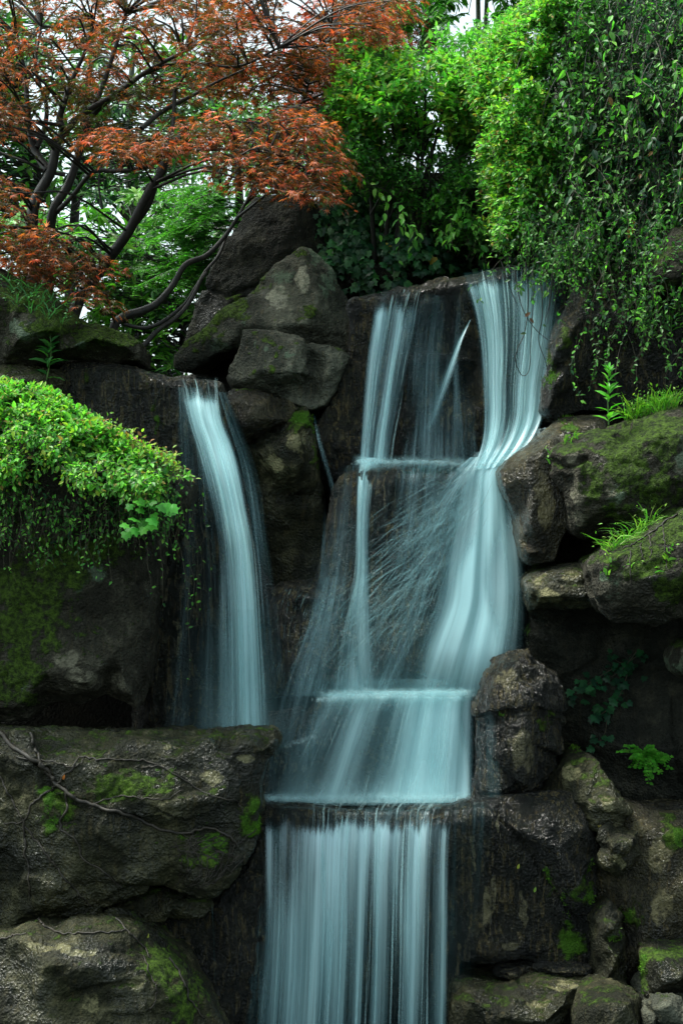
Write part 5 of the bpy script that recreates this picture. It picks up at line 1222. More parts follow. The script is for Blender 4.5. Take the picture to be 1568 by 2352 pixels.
def feather_tree(root, branches, rng, lsize, cols, tw_r=.006, pairs=34, trunk=None, droopy=.0):
    """branches with two ranks of short flat needles on side sprays"""
    tb = Tubes(); P, T, Nn, s = [], [], [], []
    for pts in branches:
        Q = WA([p[0] for p in pts], [p[1] for p in pts], [p[2] for p in pts])
        C = catmull(Q, 26); tb.add(Q, tw_r, tw_r * .4, n=12, sides=4)
        ax = nrm(np.gradient(C, axis=0))
        for i in range(2, 26):
            for sg in (-1, 1):
                sd = nrm(np.cross(ax[i], [0, 0, 1.0]) * sg + ax[i] * .7 + rng.normal(0, .25, 3) + np.array([0, 0, -droopy]))
                L = .24 * (1.15 - i / 28) * rng.uniform(.6, 1.2)
                a = C[i]; b = a + sd * L + np.array([0, 0, -.25 * L])
                tb.add([a, b], .0016, .0008, n=3, sides=3)
                k = max(4, int(pairs * L / .24 / 2))
                t = np.repeat(np.linspace(.1, 1, k), 2)[:, None]
                sg2 = np.tile([1, -1], k)[:, None]
                side = nrm(np.cross(sd, [0, 0.2, 1.0]))
                P.append(a + (b - a) * t); T.append(nrm(side * sg2 + sd * .5 + rng.normal(0, .12, (2 * k, 3)))); Nn.append(np.tile([0, -.3, 1.0], (2 * k, 1)) + rng.normal(0, .2, (2 * k, 3))); s.append(np.full(2 * k, lsize) * rng.uniform(.7, 1.2, 2 * k))
    if trunk:
        Q = WA([p[0] for p in trunk], [p[1] for p in trunk], [p[2] for p in trunk]); tb.add(Q, .06, .02, n=24, sides=7)
    tb.build("trunk", M_BARK, root)
    P = np.concatenate(P)
    leaves("foliage", P, np.concatenate(T), np.concatenate(Nn), np.concatenate(s), SMALL, pick(rng, len(P), cols), M_LEAF, root)

rng = np.random.RandomState(109)
t_ = empty("feathery_conifer", W(560, 880, 13.2))
tag(t_, "young conifer with feathery bright green sprays left of the dark rounded boulder", "tree")
br = []
for k in range(22):
    y0 = 420 + k * 11 + rng.uniform(-8, 8); x0 = 548 + rng.uniform(-20, 20); w_ = rng.uniform(90, 220)
    sgn = -1 if rng.rand() < .85 else 1
    br.append([(x0, y0, 12.9), (x0 + sgn * w_ * .5, y0 - 4 + rng.uniform(-8, 14), 12.6 + rng.uniform(-.3, .3)), (x0 + sgn * w_, y0 + 22 + rng.uniform(-10, 30), 12.5 + rng.uniform(-.4, .4))])
feather_tree(t_, br, rng, .028, [((.06, .22, .03), 4), ((.10, .30, .04), 3), ((.04, .15, .03), 2)], trunk=[(560, 900, 12.9), (556, 650, 12.9), (548, 420, 12.9), (540, 300, 12.9)])
rng = np.random.RandomState(110)
t_ = empty("feathery_conifer", W(760, 900, 15.5))
tag(t_, "thin conifer with drooping feathery branches against the white sky at the top", "tree")
br = []
for k in range(13):
    x0 = rng.uniform(760, 830); y0 = -90 + k * 9
    br.append([(x0, y0, 15.2), (x0 + 90 + rng.uniform(-20, 30), y0 + 20 + rng.uniform(-10, 20), 14.8), (x0 + rng.uniform(130, 220), y0 + 60 + rng.uniform(0, 50), 14.5)])
for k in range(6):
    x0 = 1010; y0 = -60 + k * 24
    br.append([(x0 + 20, y0, 14.8), (x0 - 20, y0 + 30, 14.6), (x0 - rng.uniform(20, 60), y0 + rng.uniform(60, 100), 14.4)])
feather_tree(t_, br, rng, .034, [((.05, .14, .04), 4), ((.07, .2, .04), 3)], trunk=[(775, 950, 15.2), (772, 500, 15.2), (768, 100, 15.2), (765, -200, 15.2)], droopy=.5)

def loose_tree(root, poly, dr, n, rng, size, cols, trunk, seed, clump=.9, L=.35, nl=9):
    x, y, e = sample_poly(poly, n, rng, clump, .010, seed)
    B = WA(x, y, rng.uniform(dr[0], dr[1], n)); D = rng.normal(0, 1, (n, 3)) + np.array([0, 0, .2])
    P, T, Nn, s, t = twig_leaves(B, D, L * rng.uniform(.6, 1.3, n), nl, rng, size, .3)
    leaves("crown", P, T, Nn, s, SMALL, pick(rng, len(P), cols), M_LEAF, root)
    tb = Tubes()
    Q = WA([p[0] for p in trunk], [p[1] for p in trunk], [p[2] for p in trunk]); tb.add(Q, .14, .03, n=20, sides=7)
    smp = catmull(Q, 40)
    for k in rng.choice(n, min(n, 60), replace=False):
        c = B[k]; b = smp[(((smp - c) ** 2).sum(1) + 4.0 * (smp[:, 2] > c[2])).argmin()]
        tb.add([b, (b + c) / 2 + np.array([0, 0, .15]), c], .03, .006, n=8, sides=4)
    tb.build("trunk", M_BARK2, root)
rng = np.random.RandomState(113)
for (px, pts, lab, n, cl, sd) in (
    (500, [(380, 150), (520, 120), (640, 180), (640, 330), (560, 420), (420, 430), (380, 300)], "loose grey-green tree in the distance seen through the gap in the middle of the maple", 300, .5, 21),
    (670, [(560, 250), (700, 230), (740, 330), (730, 440), (600, 460), (540, 400)], "pale distant tree behind the tips of the red maple spray", 240, .4, 22),
    (60, [(-300, 40), (60, 20), (200, 120), (210, 300), (160, 460), (-300, 520)], "big soft green tree filling the far left behind the maple's stems", 300, .25, 24),
    (300, [(200, 380), (400, 360), (470, 430), (440, 480), (220, 480), (160, 440)], "far light green tree low between the maple's two thickest stems", 150, .5, 23)):
    t_ = empty("distant_tree", W(px, 980, 24)); tag(t_, lab, "tree")
    loose_tree(t_, pts, (21, 26), n, rng, .13, [((.08, .22, .06), 4), ((.13, .30, .07), 3), ((.05, .14, .05), 3)], [(px, 1000, 24), (px + 8, 600, 24), (px - 5, 300, 24), (px + 10, 80, 24)], sd, cl, L=.7)

# tree with slender pale trunks at the top
rng = np.random.RandomState(117)
t_ = empty("ash_tree", W(1106, 620, 13.2))
tag(t_, "slender tree with twin pale green trunks and feather-shaped leaves at the top", "tree")
tb = Tubes()
tb.add(WA([1100, 1104, 1098, 1096], [560, 200, 60, -200], [13.2] * 4), .026, .018, n=16, sides=8)
tb.add(WA([1102, 1110, 1116, 1122], [300, 110, 20, -200], [13.15] * 4), .022, .015, n=16, sides=8)
fr = []
for k in range(64):
    x0 = rng.uniform(930, 1270); y0 = rng.uniform(-120, 70) if abs(x0 - 1100) > 60 else rng.uniform(-120, 40)
    dirx = (1 if x0 > 1100 else -1) * rng.uniform(30, 70)
    fr.append([(x0, y0, rng.uniform(12.6, 13.6)), (x0 + dirx * .5, y0 + 6, 12.9), (x0 + dirx, y0 + rng.uniform(20, 70), rng.uniform(12.5, 13.2))])
P, T, Nn, s = [], [], [], []
for f in fr:
    Q = WA([p[0] for p in f], [p[1] for p in f], [p[2] for p in f]); C = catmull(Q, 16)
    tb.add(Q, .003, .0015, n=6, sides=3)
    st0 = np.array(W(1105, rng.uniform(-150, 0), 13.2)); tb.add([st0, (st0 + C[0]) / 2 + np.array([0, 0, .1]), C[0]], .010, .003, n=6, sides=4)
    ax = nrm(np.gradient(C, axis=0))
    for i in range(2, 16):
        for sg in (-1, 1):
            sd = nrm(np.cross(ax[i], [0, .3, 1.0])) * sg
            P.append(C[i]); T.append(nrm(sd + ax[i] * .5 + np.array([0, 0, -.35]) + rng.normal(0, .12, 3))); Nn.append(np.array([0, -.35, 1]) + rng.normal(0, .25, 3)); s.append(rng.uniform(.08, .12))
tb.build("trunk", M_BARK2, t_)
P = np.array(P)
leaves("crown", P, np.array(T), np.array(Nn), np.array(s), T_ellip(.17, .05, .12), pick(rng, len(P), LIME + GRN), M_LEAF, t_)

# ------------------------------------------------------------------ shrubs on the bank
rng = np.random.RandomState(121)
t_ = empty("shrub", W(950, 560, 11.8))
tag(t_, "light green leafy shrub with bare lower stems above the ivy bank", "shrub")
tb = Tubes()
for x0, x1, xt in ((940, 955, 960), (905, 920, 900), (985, 975, 1010), (1030, 1040, 1060), (860, 850, 830), (960, 965, 975), (1080, 1090, 1100), (880, 900, 930)):
    tb.add(WA([x0, x1, xt, xt + rng.uniform(-40, 40)], [600, 430, 280, 160], [11.7, 11.5, 11.4, 11.3]), .020, .006, n=18, sides=6)
    for k in range(5):
        y0 = rng.uniform(250, 500); xx = x0 + (xt - x0) * (600 - y0) / 320
        tb.add(WA([xx, xx + rng.uniform(-50, 50), xx + rng.uniform(-110, 110)], [y0, y0 - 50, y0 - rng.uniform(60, 130)], [11.5, 11.3, 11.2]), .008, .003, n=8, sides=4)
tb.build("stems", M_BARK, t_)
dS = lambda x, y: 11.45 + 0 * x
shrub(t_, [(775, 140), (850, 120), (960, 128), (1040, 118), (1130, 130), (1160, 250), (1150, 330), (1040, 320), (940, 300), (860, 330), (790, 300), (750, 230)], dS, 1250, rng, .22, 8, .07, GRN + LIME, LIME + YEL, seed=2, bulge=.5, young_at=.35, thick=.9)
shrub(t_, [(720, 250), (800, 270), (900, 300), (1040, 310), (1160, 320), (1165, 500), (1140, 590), (1060, 570), (1000, 520), (900, 470), (800, 430), (730, 350)], dS, 950, rng, .22, 8, .055, GRN + GRN + LIME[2:], LIME + GRN, seed=4, clump=.9, bulge=.4, young_at=.7, thick=.9)
shrub(t_, [(770, 110), (830, 60), (900, 110), (980, 90), (1060, 40), (1140, 20), (1180, 120), (1000, 160), (840, 170)], dS, 150, rng, .30, 8, .07, GRN + LIME, LIME, seed=15, bulge=.2, young_at=.4, thick=.8, clump=1.0, freq=.02)
shrub(t_, [(740, 180), (860, 140), (1000, 130), (1200, 140), (1240, 300), (1220, 480), (1100, 500), (900, 440), (760, 400)], lambda x, y: 12.4 + 0 * x, 650, rng, .25, 8, .08, GRN, GRN + LIME[2:], seed=14, clump=.3, bulge=.1, thick=.5)
shrub(t_, [(850, 400), (900, 400), (910, 480), (1000, 440), (1160, 450), (1150, 560), (930, 560), (880, 500)], lambda x, y: 11.0 + 0 * x, 26, rng, .20, 6, .072, LIME, LIME, seed=5, clump=0, bulge=.1, young_at=.3, thick=.3, droop=.7, dirbias=(0, -.3, -.3))

rng = np.random.RandomState(127)
t_ = empty("climbing_shrub", W(1400, 640, 10.4))
tag(t_, "great tumbling mass of small-leaved climber with bright left flank at upper right", "climber")
dC = lambda x, y: 10.75 - 0.9 * np.clip((x - 1100) / 470, 0, 1.2) + .35 * np.clip((200 - y) / 300, 0, 1)
shrub(t_, [(1075, 150), (1130, 70), (1200, 10), (1280, -60), (1330, -60), (1290, 80), (1240, 180), (1290, 300), (1290, 420), (1240, 520), (1145, 570), (1120, 440), (1100, 320)], dC, 2500, rng, .18, 9, .05, GRN + LIME, LIME + YEL, seed=6, bulge=.35, young_at=.35, thick=.6, clump=.5, dirbias=(-.4, -.4, .5))  # left flank: brighter leaf colours carry the light falling on it
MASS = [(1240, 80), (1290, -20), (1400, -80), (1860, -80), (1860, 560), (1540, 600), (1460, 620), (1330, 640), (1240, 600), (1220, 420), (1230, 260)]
shrub(t_, MASS, lambda x, y: dC(x, y) + .25, 3000, rng, .22, 8, .055, DEEP, DEEP + GRN[:1], seed=7, bulge=.25, young_at=.8, thick=.7, clump=.9, freq=.016, dirbias=(-.2, -.5, .0), droop=.5, mat=M_GLOSSY)  # right side: shade put into the leaves as a darker colour
shrub(t_, [(1230, 100), (1300, -40), (1420, -60), (1390, 120), (1360, 320), (1330, 520), (1240, 560), (1230, 300)], dC, 420, rng, .2, 8, .048, GRN, LIME + GRN, seed=18, bulge=.25, young_at=.5, thick=.3, clump=.9, freq=.02, dirbias=(-.4, -.5, .3), name="young_shoots")
shrub(t_, MASS, dC, 1250, rng, .26, 8, .038, GRN + DEEP, GRN + GRN + LIME, seed=17, bulge=.25, young_at=.7, thick=.45, clump=1.3, freq=.02, dirbias=(-.3, -.5, .1), droop=.6, name="young_shoots")
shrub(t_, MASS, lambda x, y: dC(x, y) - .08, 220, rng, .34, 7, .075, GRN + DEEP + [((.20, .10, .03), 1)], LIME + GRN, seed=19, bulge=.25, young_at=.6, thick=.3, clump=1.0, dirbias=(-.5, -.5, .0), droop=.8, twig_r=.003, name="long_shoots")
shrub(t_, [(1140, 480), (1240, 480), (1400, 560), (1600, 580), (1600, 680), (1480, 760), (1400, 720), (1330, 700), (1300, 620), (1230, 615), (1180, 610), (1150, 570)], lambda x, y: 10.3 - .5 * np.clip((x - 1150) / 400, 0, 1), 760, rng, .20, 9, .036, GRN + DEEP, GRN + LIME, seed=8, bulge=.15, young_at=.6, thick=.5, clump=.8, dirbias=(-.2, -.4, -.5), droop=.6, twig_r=.0018)
tb = Tubes()
for k in range(80):      # woody stems that arch out of the mass and hang
    x0 = rng.uniform(1230, 1600); y0 = rng.uniform(-20, 560); d0 = float(dC(np.array(x0), np.array(y0))) - rng.uniform(.02, .22)
    dx = rng.uniform(-90, 40); ln = rng.uniform(60, 240)
    tb.add(WA([x0, x0 + dx * .4, x0 + dx * .8, x0 + dx], [y0, y0 - rng.uniform(-10, 30), y0 + ln * .45, y0 + ln], [d0 + .15, d0, d0 - .03, d0]), .0032, .0014, n=10, sides=4)
tb.build("woody_stems", M_BARK, t_)
# trailing stems
tb = Tubes(); P, T, Nn, s, C_ = [], [], [], [], []
for k in range(75):
    x0 = 1180 + 440 * rng.rand() ** .7; y0 = rng.uniform(380, 640); ln = rng.uniform(120, 330)
    if x0 < 1320: ln *= .5
    d0 = 10.2 - .75 * (x0 - 1180) / 420 - .15
    xs = x0 + np.cumsum(rng.normal(0, 26, 5)); ys = y0 + np.linspace(0, ln, 5)
    Q = WA(xs, ys, d0 + rng.normal(0, .04, 5)); Cc = catmull(Q, 24)
    tb.add(Q, .0024, .0012, n=14, sides=3)
    m = rng.rand(24) < (.8 if k % 3 else .35)
    n_ = m.sum()
    for rep in range(2):
        P.append(Cc[m]); tt = rng.normal(0, .8, (n_, 3)); tt[:, 2] -= .35; T.append(tt); Nn.append(np.array([0, -.6, .9]) + rng.normal(0, .4, (n_, 3))); s.append(rng.uniform(.018, .042, n_)); C_.append(pick(rng, n_, GRN + LIME + DEEP if k % 2 else GRN))
tb.build("trailing_stems", M_TWIG, t_)
leaves("trailing_leaves", np.concatenate(P), np.concatenate(T), np.concatenate(Nn), np.concatenate(s), ELL, np.concatenate(C_), M_LEAF, t_)

# leafless vine dangling in front of the falls
t_ = empty("hanging_vine", W(1220, 860, 10.0))
tag(t_, "bare looping vine with two brown leaves dangling in front of the main waterfall's top", "vine")
tb = Tubes()
for pts in ([(1205, 600), (1212, 680), (1205, 760), (1188, 800), (1183, 830), (1198, 862), (1214, 850), (1218, 790), (1222, 720), (1228, 640)], [(1240, 620), (1245, 720), (1236, 780), (1252, 830), (1258, 862)], [(1180, 610), (1196, 700), (1228, 755), (1270, 790)], [(1270, 600), (1262, 690), (1250, 740)], [(1150, 600), (1170, 660), (1186, 700)]):
    tb.add(WA([p[0] for p in pts], [p[1] for p in pts], [9.95] * len(pts)), .0035, .002, n=len(pts) * 5, sides=4)
tb.build("vine_stem", M_BARK, t_)
P = WA([1204, 1215, 1208, 1195, 1228, 1245], [728, 730, 765, 660, 690, 745], [9.94] * 6)
leaves("vine_leaves", P, np.array([[.6, 0, .5], [.5, 0, -.6], [-.7, 0, -.1], [.5, 0, -.5], [-.4, 0, -.6], [.6, 0, -.4]]), np.tile([0.1, -1, .3], (6, 1)), np.array([.05, .045, .04, .04, .03, .03]), ELL, np.array([[.16, .07, .04], [.14, .06, .04], [.03, .07, .02], [.05, .15, .03], [.05, .15, .03], [.04, .1, .02]]), M_LEAF, t_)

# ivy on the bank
rng = np.random.RandomState(131)
def ivy_patch(root, poly, n, rng, size, cols, off=(.02, .10), clump=.4, seed=0, stemn=30, mat=None):
    x, y, e = sample_poly(poly, n, rng, clump, .014, seed)
    P, T, Nn, s = [], [], [], []
    for a, b in zip(x, y):
        h = hit(a, b, rng.uniform(*off))
        if h is None: continue
        P.append(h[0]); T.append(np.array([rng.normal(0, .6), -.25, -.8 + rng.normal(0, .3)])); Nn.append(h[1] * .5 + np.array([0, -.4, .75]) + rng.normal(0, .3, 3)); s.append(size * rng.uniform(.55, 1.25))
    P = np.array(P)
    leaves("ivy_leaves", P, np.array(T), np.array(Nn), np.array(s), IVY, pick(rng, len(P), cols), mat or M_GLOSSY, root)
    tb = Tubes()
    for k in range(stemn):
        i = rng.randint(len(P)); q = P[np.argsort(((P - P[i]) ** 2).sum(1))[[0, 6, 14, 26]]] if len(P) > 30 else P[np.argsort(((P - P[i]) ** 2).sum(1))[[0, 1, 2]]]
        tb.add(q, .0026, .0015, n=10, sides=3)
    tb.build("ivy_stems", M_TWIG, root)
t_ = empty("ivy", W(930, 690, 11.6))
tag(t_, "dark carpet of ivy covering the bank above the waterfall lip", "ivy")
ivy_patch(t_, [(700, 440), (760, 420), (900, 420), (1160, 430), (1180, 600), (1060, 628), (960, 650), (860, 668), (805, 680), (790, 640), (770, 610), (745, 560), (720, 500)], 3600, rng, .062, DEEP + [((.04, .15, .05), 5), ((.06, .2, .06), 2)], off=(.02, .2), clump=.3, seed=3, stemn=40)
x = np.array([958, 962, 966, 975, 1000, 900]); y = np.array([520, 532, 526, 605, 560, 585])
P = np.array([hit(a, b, .17)[0] for a, b in zip(x, y)])
leaves("yellow_leaves", P, np.array([[rng.normal(0, .5), 0, -1] for _ in x]), np.array([[0, -.8, .5]] * 6), np.full(6, .07), IVY, pick(rng, 6, [((.45, .34, .03), 1)]), M_LEAF, t_)

# ------------------------------------------------------------------ bright shrub on the left boulder
rng = np.random.RandomState(137)
t_ = empty("shrub", W(150, 1180, 8.9))
tag(t_, "bright yellow-green mound of small oval leaves spilling over the left boulder", "shrub")
dL = lambda x, y: 9.25 - .55 * np.clip((y - 870) / 250, 0, 1)
shrub(t_, [(-300, 880), (60, 884), (125, 900), (180, 938), (220, 958), (300, 1018), (350, 1042), (380, 1058), (345, 1085), (260, 1060), (150, 1010), (60, 980), (-300, 975)], dL, 2100, rng, .10, 7, .048, LIME + GRN, YEL + LIME, seed=11, bulge=.10, R=60, young_at=.35, thick=.30, clump=.35, freq=.03, dirbias=(.1, -.35, .9))
shrub(t_, [(-300, 950), (80, 950), (200, 1000), (320, 1050), (390, 1050), (440, 1082), (432, 1110), (370, 1125), (330, 1130), (240, 1120), (100, 1095), (-300, 1110)], dL, 1250, rng, .13, 7, .045, GRN + LIME, LIME + YEL, seed=12, bulge=.15, R=60, young_at=.5, thick=.4, clump=.5, dirbias=(.1, -.5, .2), droop=.5)
shrub(t_, [(-300, 1060), (120, 1060), (240, 1090), (380, 1090), (430, 1150), (340, 1250), (200, 1260), (60, 1250), (-300, 1230)], lambda x, y: 8.85 + 0 * x, 620, rng, .17, 7, .036, GRN + DEEP, GRN + LIME, seed=13, bulge=.05, young_at=.7, thick=.2, clump=.9, dirbias=(0, -.3, -.7), droop=.5)
shrub(t_, [(-300, 870), (60, 870), (140, 886), (230, 944), (310, 1004), (370, 1036), (440, 1072), (430, 1095), (330, 1050), (200, 965), (100, 915), (-300, 910)], dL, 190, rng, .20, 7, .040, LIME + GRN, YEL + [((.36, .17, .07), 2)], seed=33, bulge=.1, R=40, young_at=.3, thick=.3, clump=.2, dirbias=(.3, -.3, .7), droop=.2, name="young_shoots")
tb = Tubes(); P, T, Nn, s = [], [], [], []
for k in range(64):
    x0 = rng.uniform(-20, 470); y0 = 1080 + rng.uniform(0, 120); ln = rng.uniform(60, 210) + (260 if x0 > 415 else 0) * rng.rand()
    d0 = 8.75 + (.35 if x0 > 410 else 0)
    xs = x0 + np.cumsum(rng.normal(0, 8, 6)); ys = y0 + np.linspace(0, ln, 6)
    Q = WA(xs, ys, d0 + rng.normal(0, .02, 6)); Cc = catmull(Q, 18); tb.add(Q, .0018, .001, n=14, sides=3)
    m = rng.rand(18) < .45
    P.append(Cc[m]); n_ = m.sum(); tt = rng.normal(0, .8, (n_, 3)); tt[:, 2] -= .3; T.append(tt); Nn.append(np.array([0, -.8, .7]) + rng.normal(0, .4, (n_, 3))); s.append(rng.uniform(.016, .034, n_))
tb.build("trailing_stems", M_TWIG, t_)
P = np.concatenate(P)
leaves("trailing_leaves", P, np.concatenate(T), np.concatenate(Nn), np.concatenate(s), ELL, pick(rng, len(P), GRN + LIME), M_LEAF, t_)

# bright ivy spray on its edge
t_ = empty("ivy", W(340, 1220, 8.7))
tag(t_, "fresh bright green ivy sprig hanging off the lower edge of the yellow-green shrub", "ivy")
pp = [(300, 1158), (312, 1150), (330, 1148), (345, 1158), (356, 1150), (368, 1160), (380, 1156), (392, 1162), (400, 1174), (318, 1168), (300, 1190), (326, 1196), (345, 1190), (352, 1180), (332, 1212), (310, 1214), (290, 1222), (280, 1204), (338, 1206), (300, 1212)]
P = WA([p[0] for p in pp], [p[1] for p in pp], rng.uniform(8.5, 8.62, len(pp)))
leaves("ivy_leaves", P, np.array([[rng.normal(.3, .5), -.3, -.4] for _ in pp]), np.array([[0, -.5, .85]] * len(pp)) + rng.normal(0, .25, (len(pp), 3)), rng.uniform(.05, .075, len(pp)), IVY, pick(rng, len(pp), [((.06, .30, .03), 3), ((.10, .38, .04), 2)]), M_LEAF, t_)
tb = Tubes()
for pts in ([(300, 1150), (330, 1145), (370, 1158), (402, 1180), (398, 1200), (360, 1215)], [(310, 1150), (300, 1180), (285, 1220)], [(340, 1160), (345, 1200), (330, 1230), (300, 1232)]):
    tb.add(WA([p[0] for p in pts], [p[1] for p in pts], [8.6] * len(pts)), .002, .0012, n=14, sides=3)
tb.build("ivy_stems", M_STEM, t_)
# ------------------------------------------------------------------ small plants and roots
rng = np.random.RandomState(151)
def stem_weed(name, label, cat, px, y0, y1, d, nleaf, size, cols, tmpl=LONG, lean=0.0, spread=1.0):
    h0 = hit(px, y0, 0.0)
    dd = h0[0][1] - .01 if h0 is not None and abs(h0[0][1] - d) < .6 else d
    base = np.array(W(px, y0 + 4, dd)); top = np.array(W(px + lean, y1, dd - .03))
    r = empty(name, base); tag(r, label, cat)
    tb = Tubes(); tb.add([base, (base + top) / 2 + rng.normal(0, .008, 3), top], .005, .002, n=10, sides=5); tb.build("stem", M_STEM, r)
    t = np.sort(rng.rand(nleaf) * .95 + .02); an = np.arange(nleaf) * 2.4
    P = base + (top - base) * t[:, None]
    T = np.stack([np.cos(an) * spread, np.sin(an) * spread * .7 - .2, .35 + .9 * t], -1) + rng.normal(0, .15, (nleaf, 3))
    Nn = np.array([0, -.5, .9]) + rng.normal(0, .25, (nleaf, 3))
    leaves("weed_leaves", P, T, Nn, size * (1.15 - .7 * t) * rng.uniform(.8, 1.2, nleaf), tmpl, pick(rng, nleaf, cols), M_LEAF, r)
    return r
stem_weed("weed", "tall bright green leafy weed standing on top of the square mossy block", "weed", 1397, 972, 842, 9.2, 34, .105, [((.08, .34, .03), 3), ((.12, .42, .04), 2)], LONG)
stem_weed("weed", "jagged-leaved weed rooted below the long mossy boulder at left", "weed", 108, 868, 770, 9.6, 20, .13, [((.04, .18, .04), 3), ((.07, .24, .05), 2)], T_ellip(.2, .04, .3), 8, 1.3)
stem_weed("weed", "pale slender weed rising in front of the maple leaves at left", "weed", 118, 790, 715, 9.6, 16, .07, [((.08, .25, .04), 3)], LONG, 10)
stem_weed("weed", "little bright weed at the right edge above the grassy block", "weed", 1540, 760, 700, 9.3, 16, .09, [((.10, .36, .04), 3)], LONG, 6, 1.3)

def tufts(name, label, cat, spots_, nbl, h, cols, width=.006, off=0.0, seeds=0, lean=.5, group=None):
    if group:
        for sp_ in spots_:
            tag(tuft(name, label, cat, [sp_], nbl, h, cols, width, off, seeds // len(spots_), lean), group=group)
    else:
        tuft(name, label, cat, spots_, nbl, h, cols, width, off, seeds, lean)
def tuft(name, label, cat, spots_, nbl, h, cols, width=.006, off=0.0, seeds=0, lean=.5):
    c0 = spots_[len(spots_) // 2]
    hh = hit(c0[0], c0[1], 0.0)
    r = empty(name, hh[0] if hh is not None else W(c0[0], c0[1], 9)); tag(r, label, cat)
    V, F, Cc = [], [], []; k = 0
    for (px, py) in spots_:
        q = hit(px, py, .0)
        if q is None: continue
        for _ in range(nbl):
            b = q[0] + rng.normal(0, .012, 3); L = h * rng.uniform(.5, 1.2)
            dr = nrm(np.array([rng.normal(0, lean), rng.normal(-.25, lean * .6), 1.0])); sd = nrm(np.cross(dr, rng.normal(0, 1, 3)))
            w_ = width * rng.uniform(.6, 1.2); g = np.array([0, 0, -1]) * L * rng.uniform(.05, .4) + dr * np.array([1, 1, 0]) * L * .3
            m1 = b + dr * L * .5; m2_ = b + dr * L * .8 + g * .5; tp = b + dr * L + g
            V += [b - sd * w_ * .6, b + sd * w_ * .6, m1 - sd * w_, m1 + sd * w_, m2_ - sd * w_ * .6, m2_ + sd * w_ * .6, tp]
            F += [(k, k + 1, k + 3), (k, k + 3, k + 2), (k + 2, k + 3, k + 5), (k + 2, k + 5, k + 4), (k + 4, k + 5, k + 6)]; k += 7
            c = pick(rng, 1, cols)[0]; Cc += [c] * 7
    mk_mesh("blades", np.array(V), np.array(F), M_LEAF, r, smooth=False, attrs={'col': np.clip(np.array(Cc), 0, 1)})
    if seeds:
        P = np.array(V)[6::7]; i = rng.choice(len(P), min(seeds, len(P)), replace=False)
        n_ = len(i); leaves("leaflets", P[i] + rng.normal(0, .012, (n_, 3)), rng.normal(0, 1, (n_, 3)), np.array([0, -.5, .8]) + rng.normal(0, .3, (n_, 3)), rng.uniform(.014, .03, n_), SMALL, pick(rng, n_, cols), M_LEAF, r)
    return r
GR = [((.12, .32, .03), 3), ((.20, .36, .05), 2), ((.07, .22, .03), 2)]
tufts("grass_tuft", "wispy sunlit grass and clover along the top of the square mossy block", "grass", [(1440 + i * 9, 966 - i * 2.6) for i in range(14)], 16, .16, GR, .0035, seeds=150)
tufts("grass_tuft", "fine grass with seed heads on the brow of the mossy overhanging boulder", "grass", [(1395 + i * 9, 1266 - i * 5.2) for i in range(12)], 10, .14, GR, .003, seeds=60, lean=.8)
tufts("grass_tuft", "small sprout on the brow of the leaning brown slab", "grass", [(1268, 1050), (1300, 1018), (1318, 1008)], 7, .06, GR, .005, seeds=12, group="sprouts on the leaning brown slab")
tufts("grass_tuft", "little green sprig on the face of the mossy overhanging boulder", "grass", [(1410, 1290), (1450, 1300), (1495, 1310), (1395, 1318), (1540, 1270), (1530, 1290)], 6, .06, GR, .008, seeds=18, lean=1.0, group="sprigs on the mossy overhanging boulder")
tufts("grass_tuft", "young clover growing over the left end of the long mossy boulder", "grass", [(20 + i * 11, 650 + (i % 3) * 20 + i * 5) for i in range(12)], 8, .13, [((.05, .2, .06), 3), ((.09, .28, .08), 2)], .0035, seeds=90, lean=.7)

# ivy hanging in the dark recess
t_ = empty("ivy", W(1390, 1720, 9.3))
tag(t_, "dark glossy ivy strands hanging in the shadowed recess at right", "ivy")
lines = [[(1452, 1500), (1430, 1540), (1390, 1560), (1345, 1580)], [(1440, 1550), (1420, 1600), (1395, 1640), (1380, 1690), (1366, 1716)], [(1400, 1540), (1350, 1572), (1330, 1590)], [(1420, 1610), (1380, 1640), (1360, 1635)], [(1470, 1500), (1440, 1520), (1400, 1510)]]
P, T, Nn, s = [], [], [], []; tb = Tubes()
for ln in lines:
    Q = []
    for (a, b) in ln:
        h = hit(a, b, .04); Q.append(h[0] if h else np.array(W(a, b, 9.3)))
    Q = np.array(Q); Q[:, 1] = Q[:, 1].min() * .7 + Q[:, 1] * .3
    tb.add(Q, .003, .002, n=14, sides=4); C = catmull(Q, 14)
    for c in C:
        for _ in range(1 + (rng.rand() < .5)):
            P.append(c + rng.normal(0, .03, 3)); T.append([rng.normal(0, .6), -.4, -.6]); Nn.append([rng.normal(0, .3), -.6, .8]); s.append(rng.uniform(.032, .062))
tb.build("ivy_stems", M_TWIG, t_)
leaves("ivy_leaves", np.array(P), np.array(T), np.array(Nn), np.array(s), IVY, pick(rng, len(P), [((.015, .065, .03), 3), ((.025, .11, .04), 2)]), M_GLOSSY, t_)

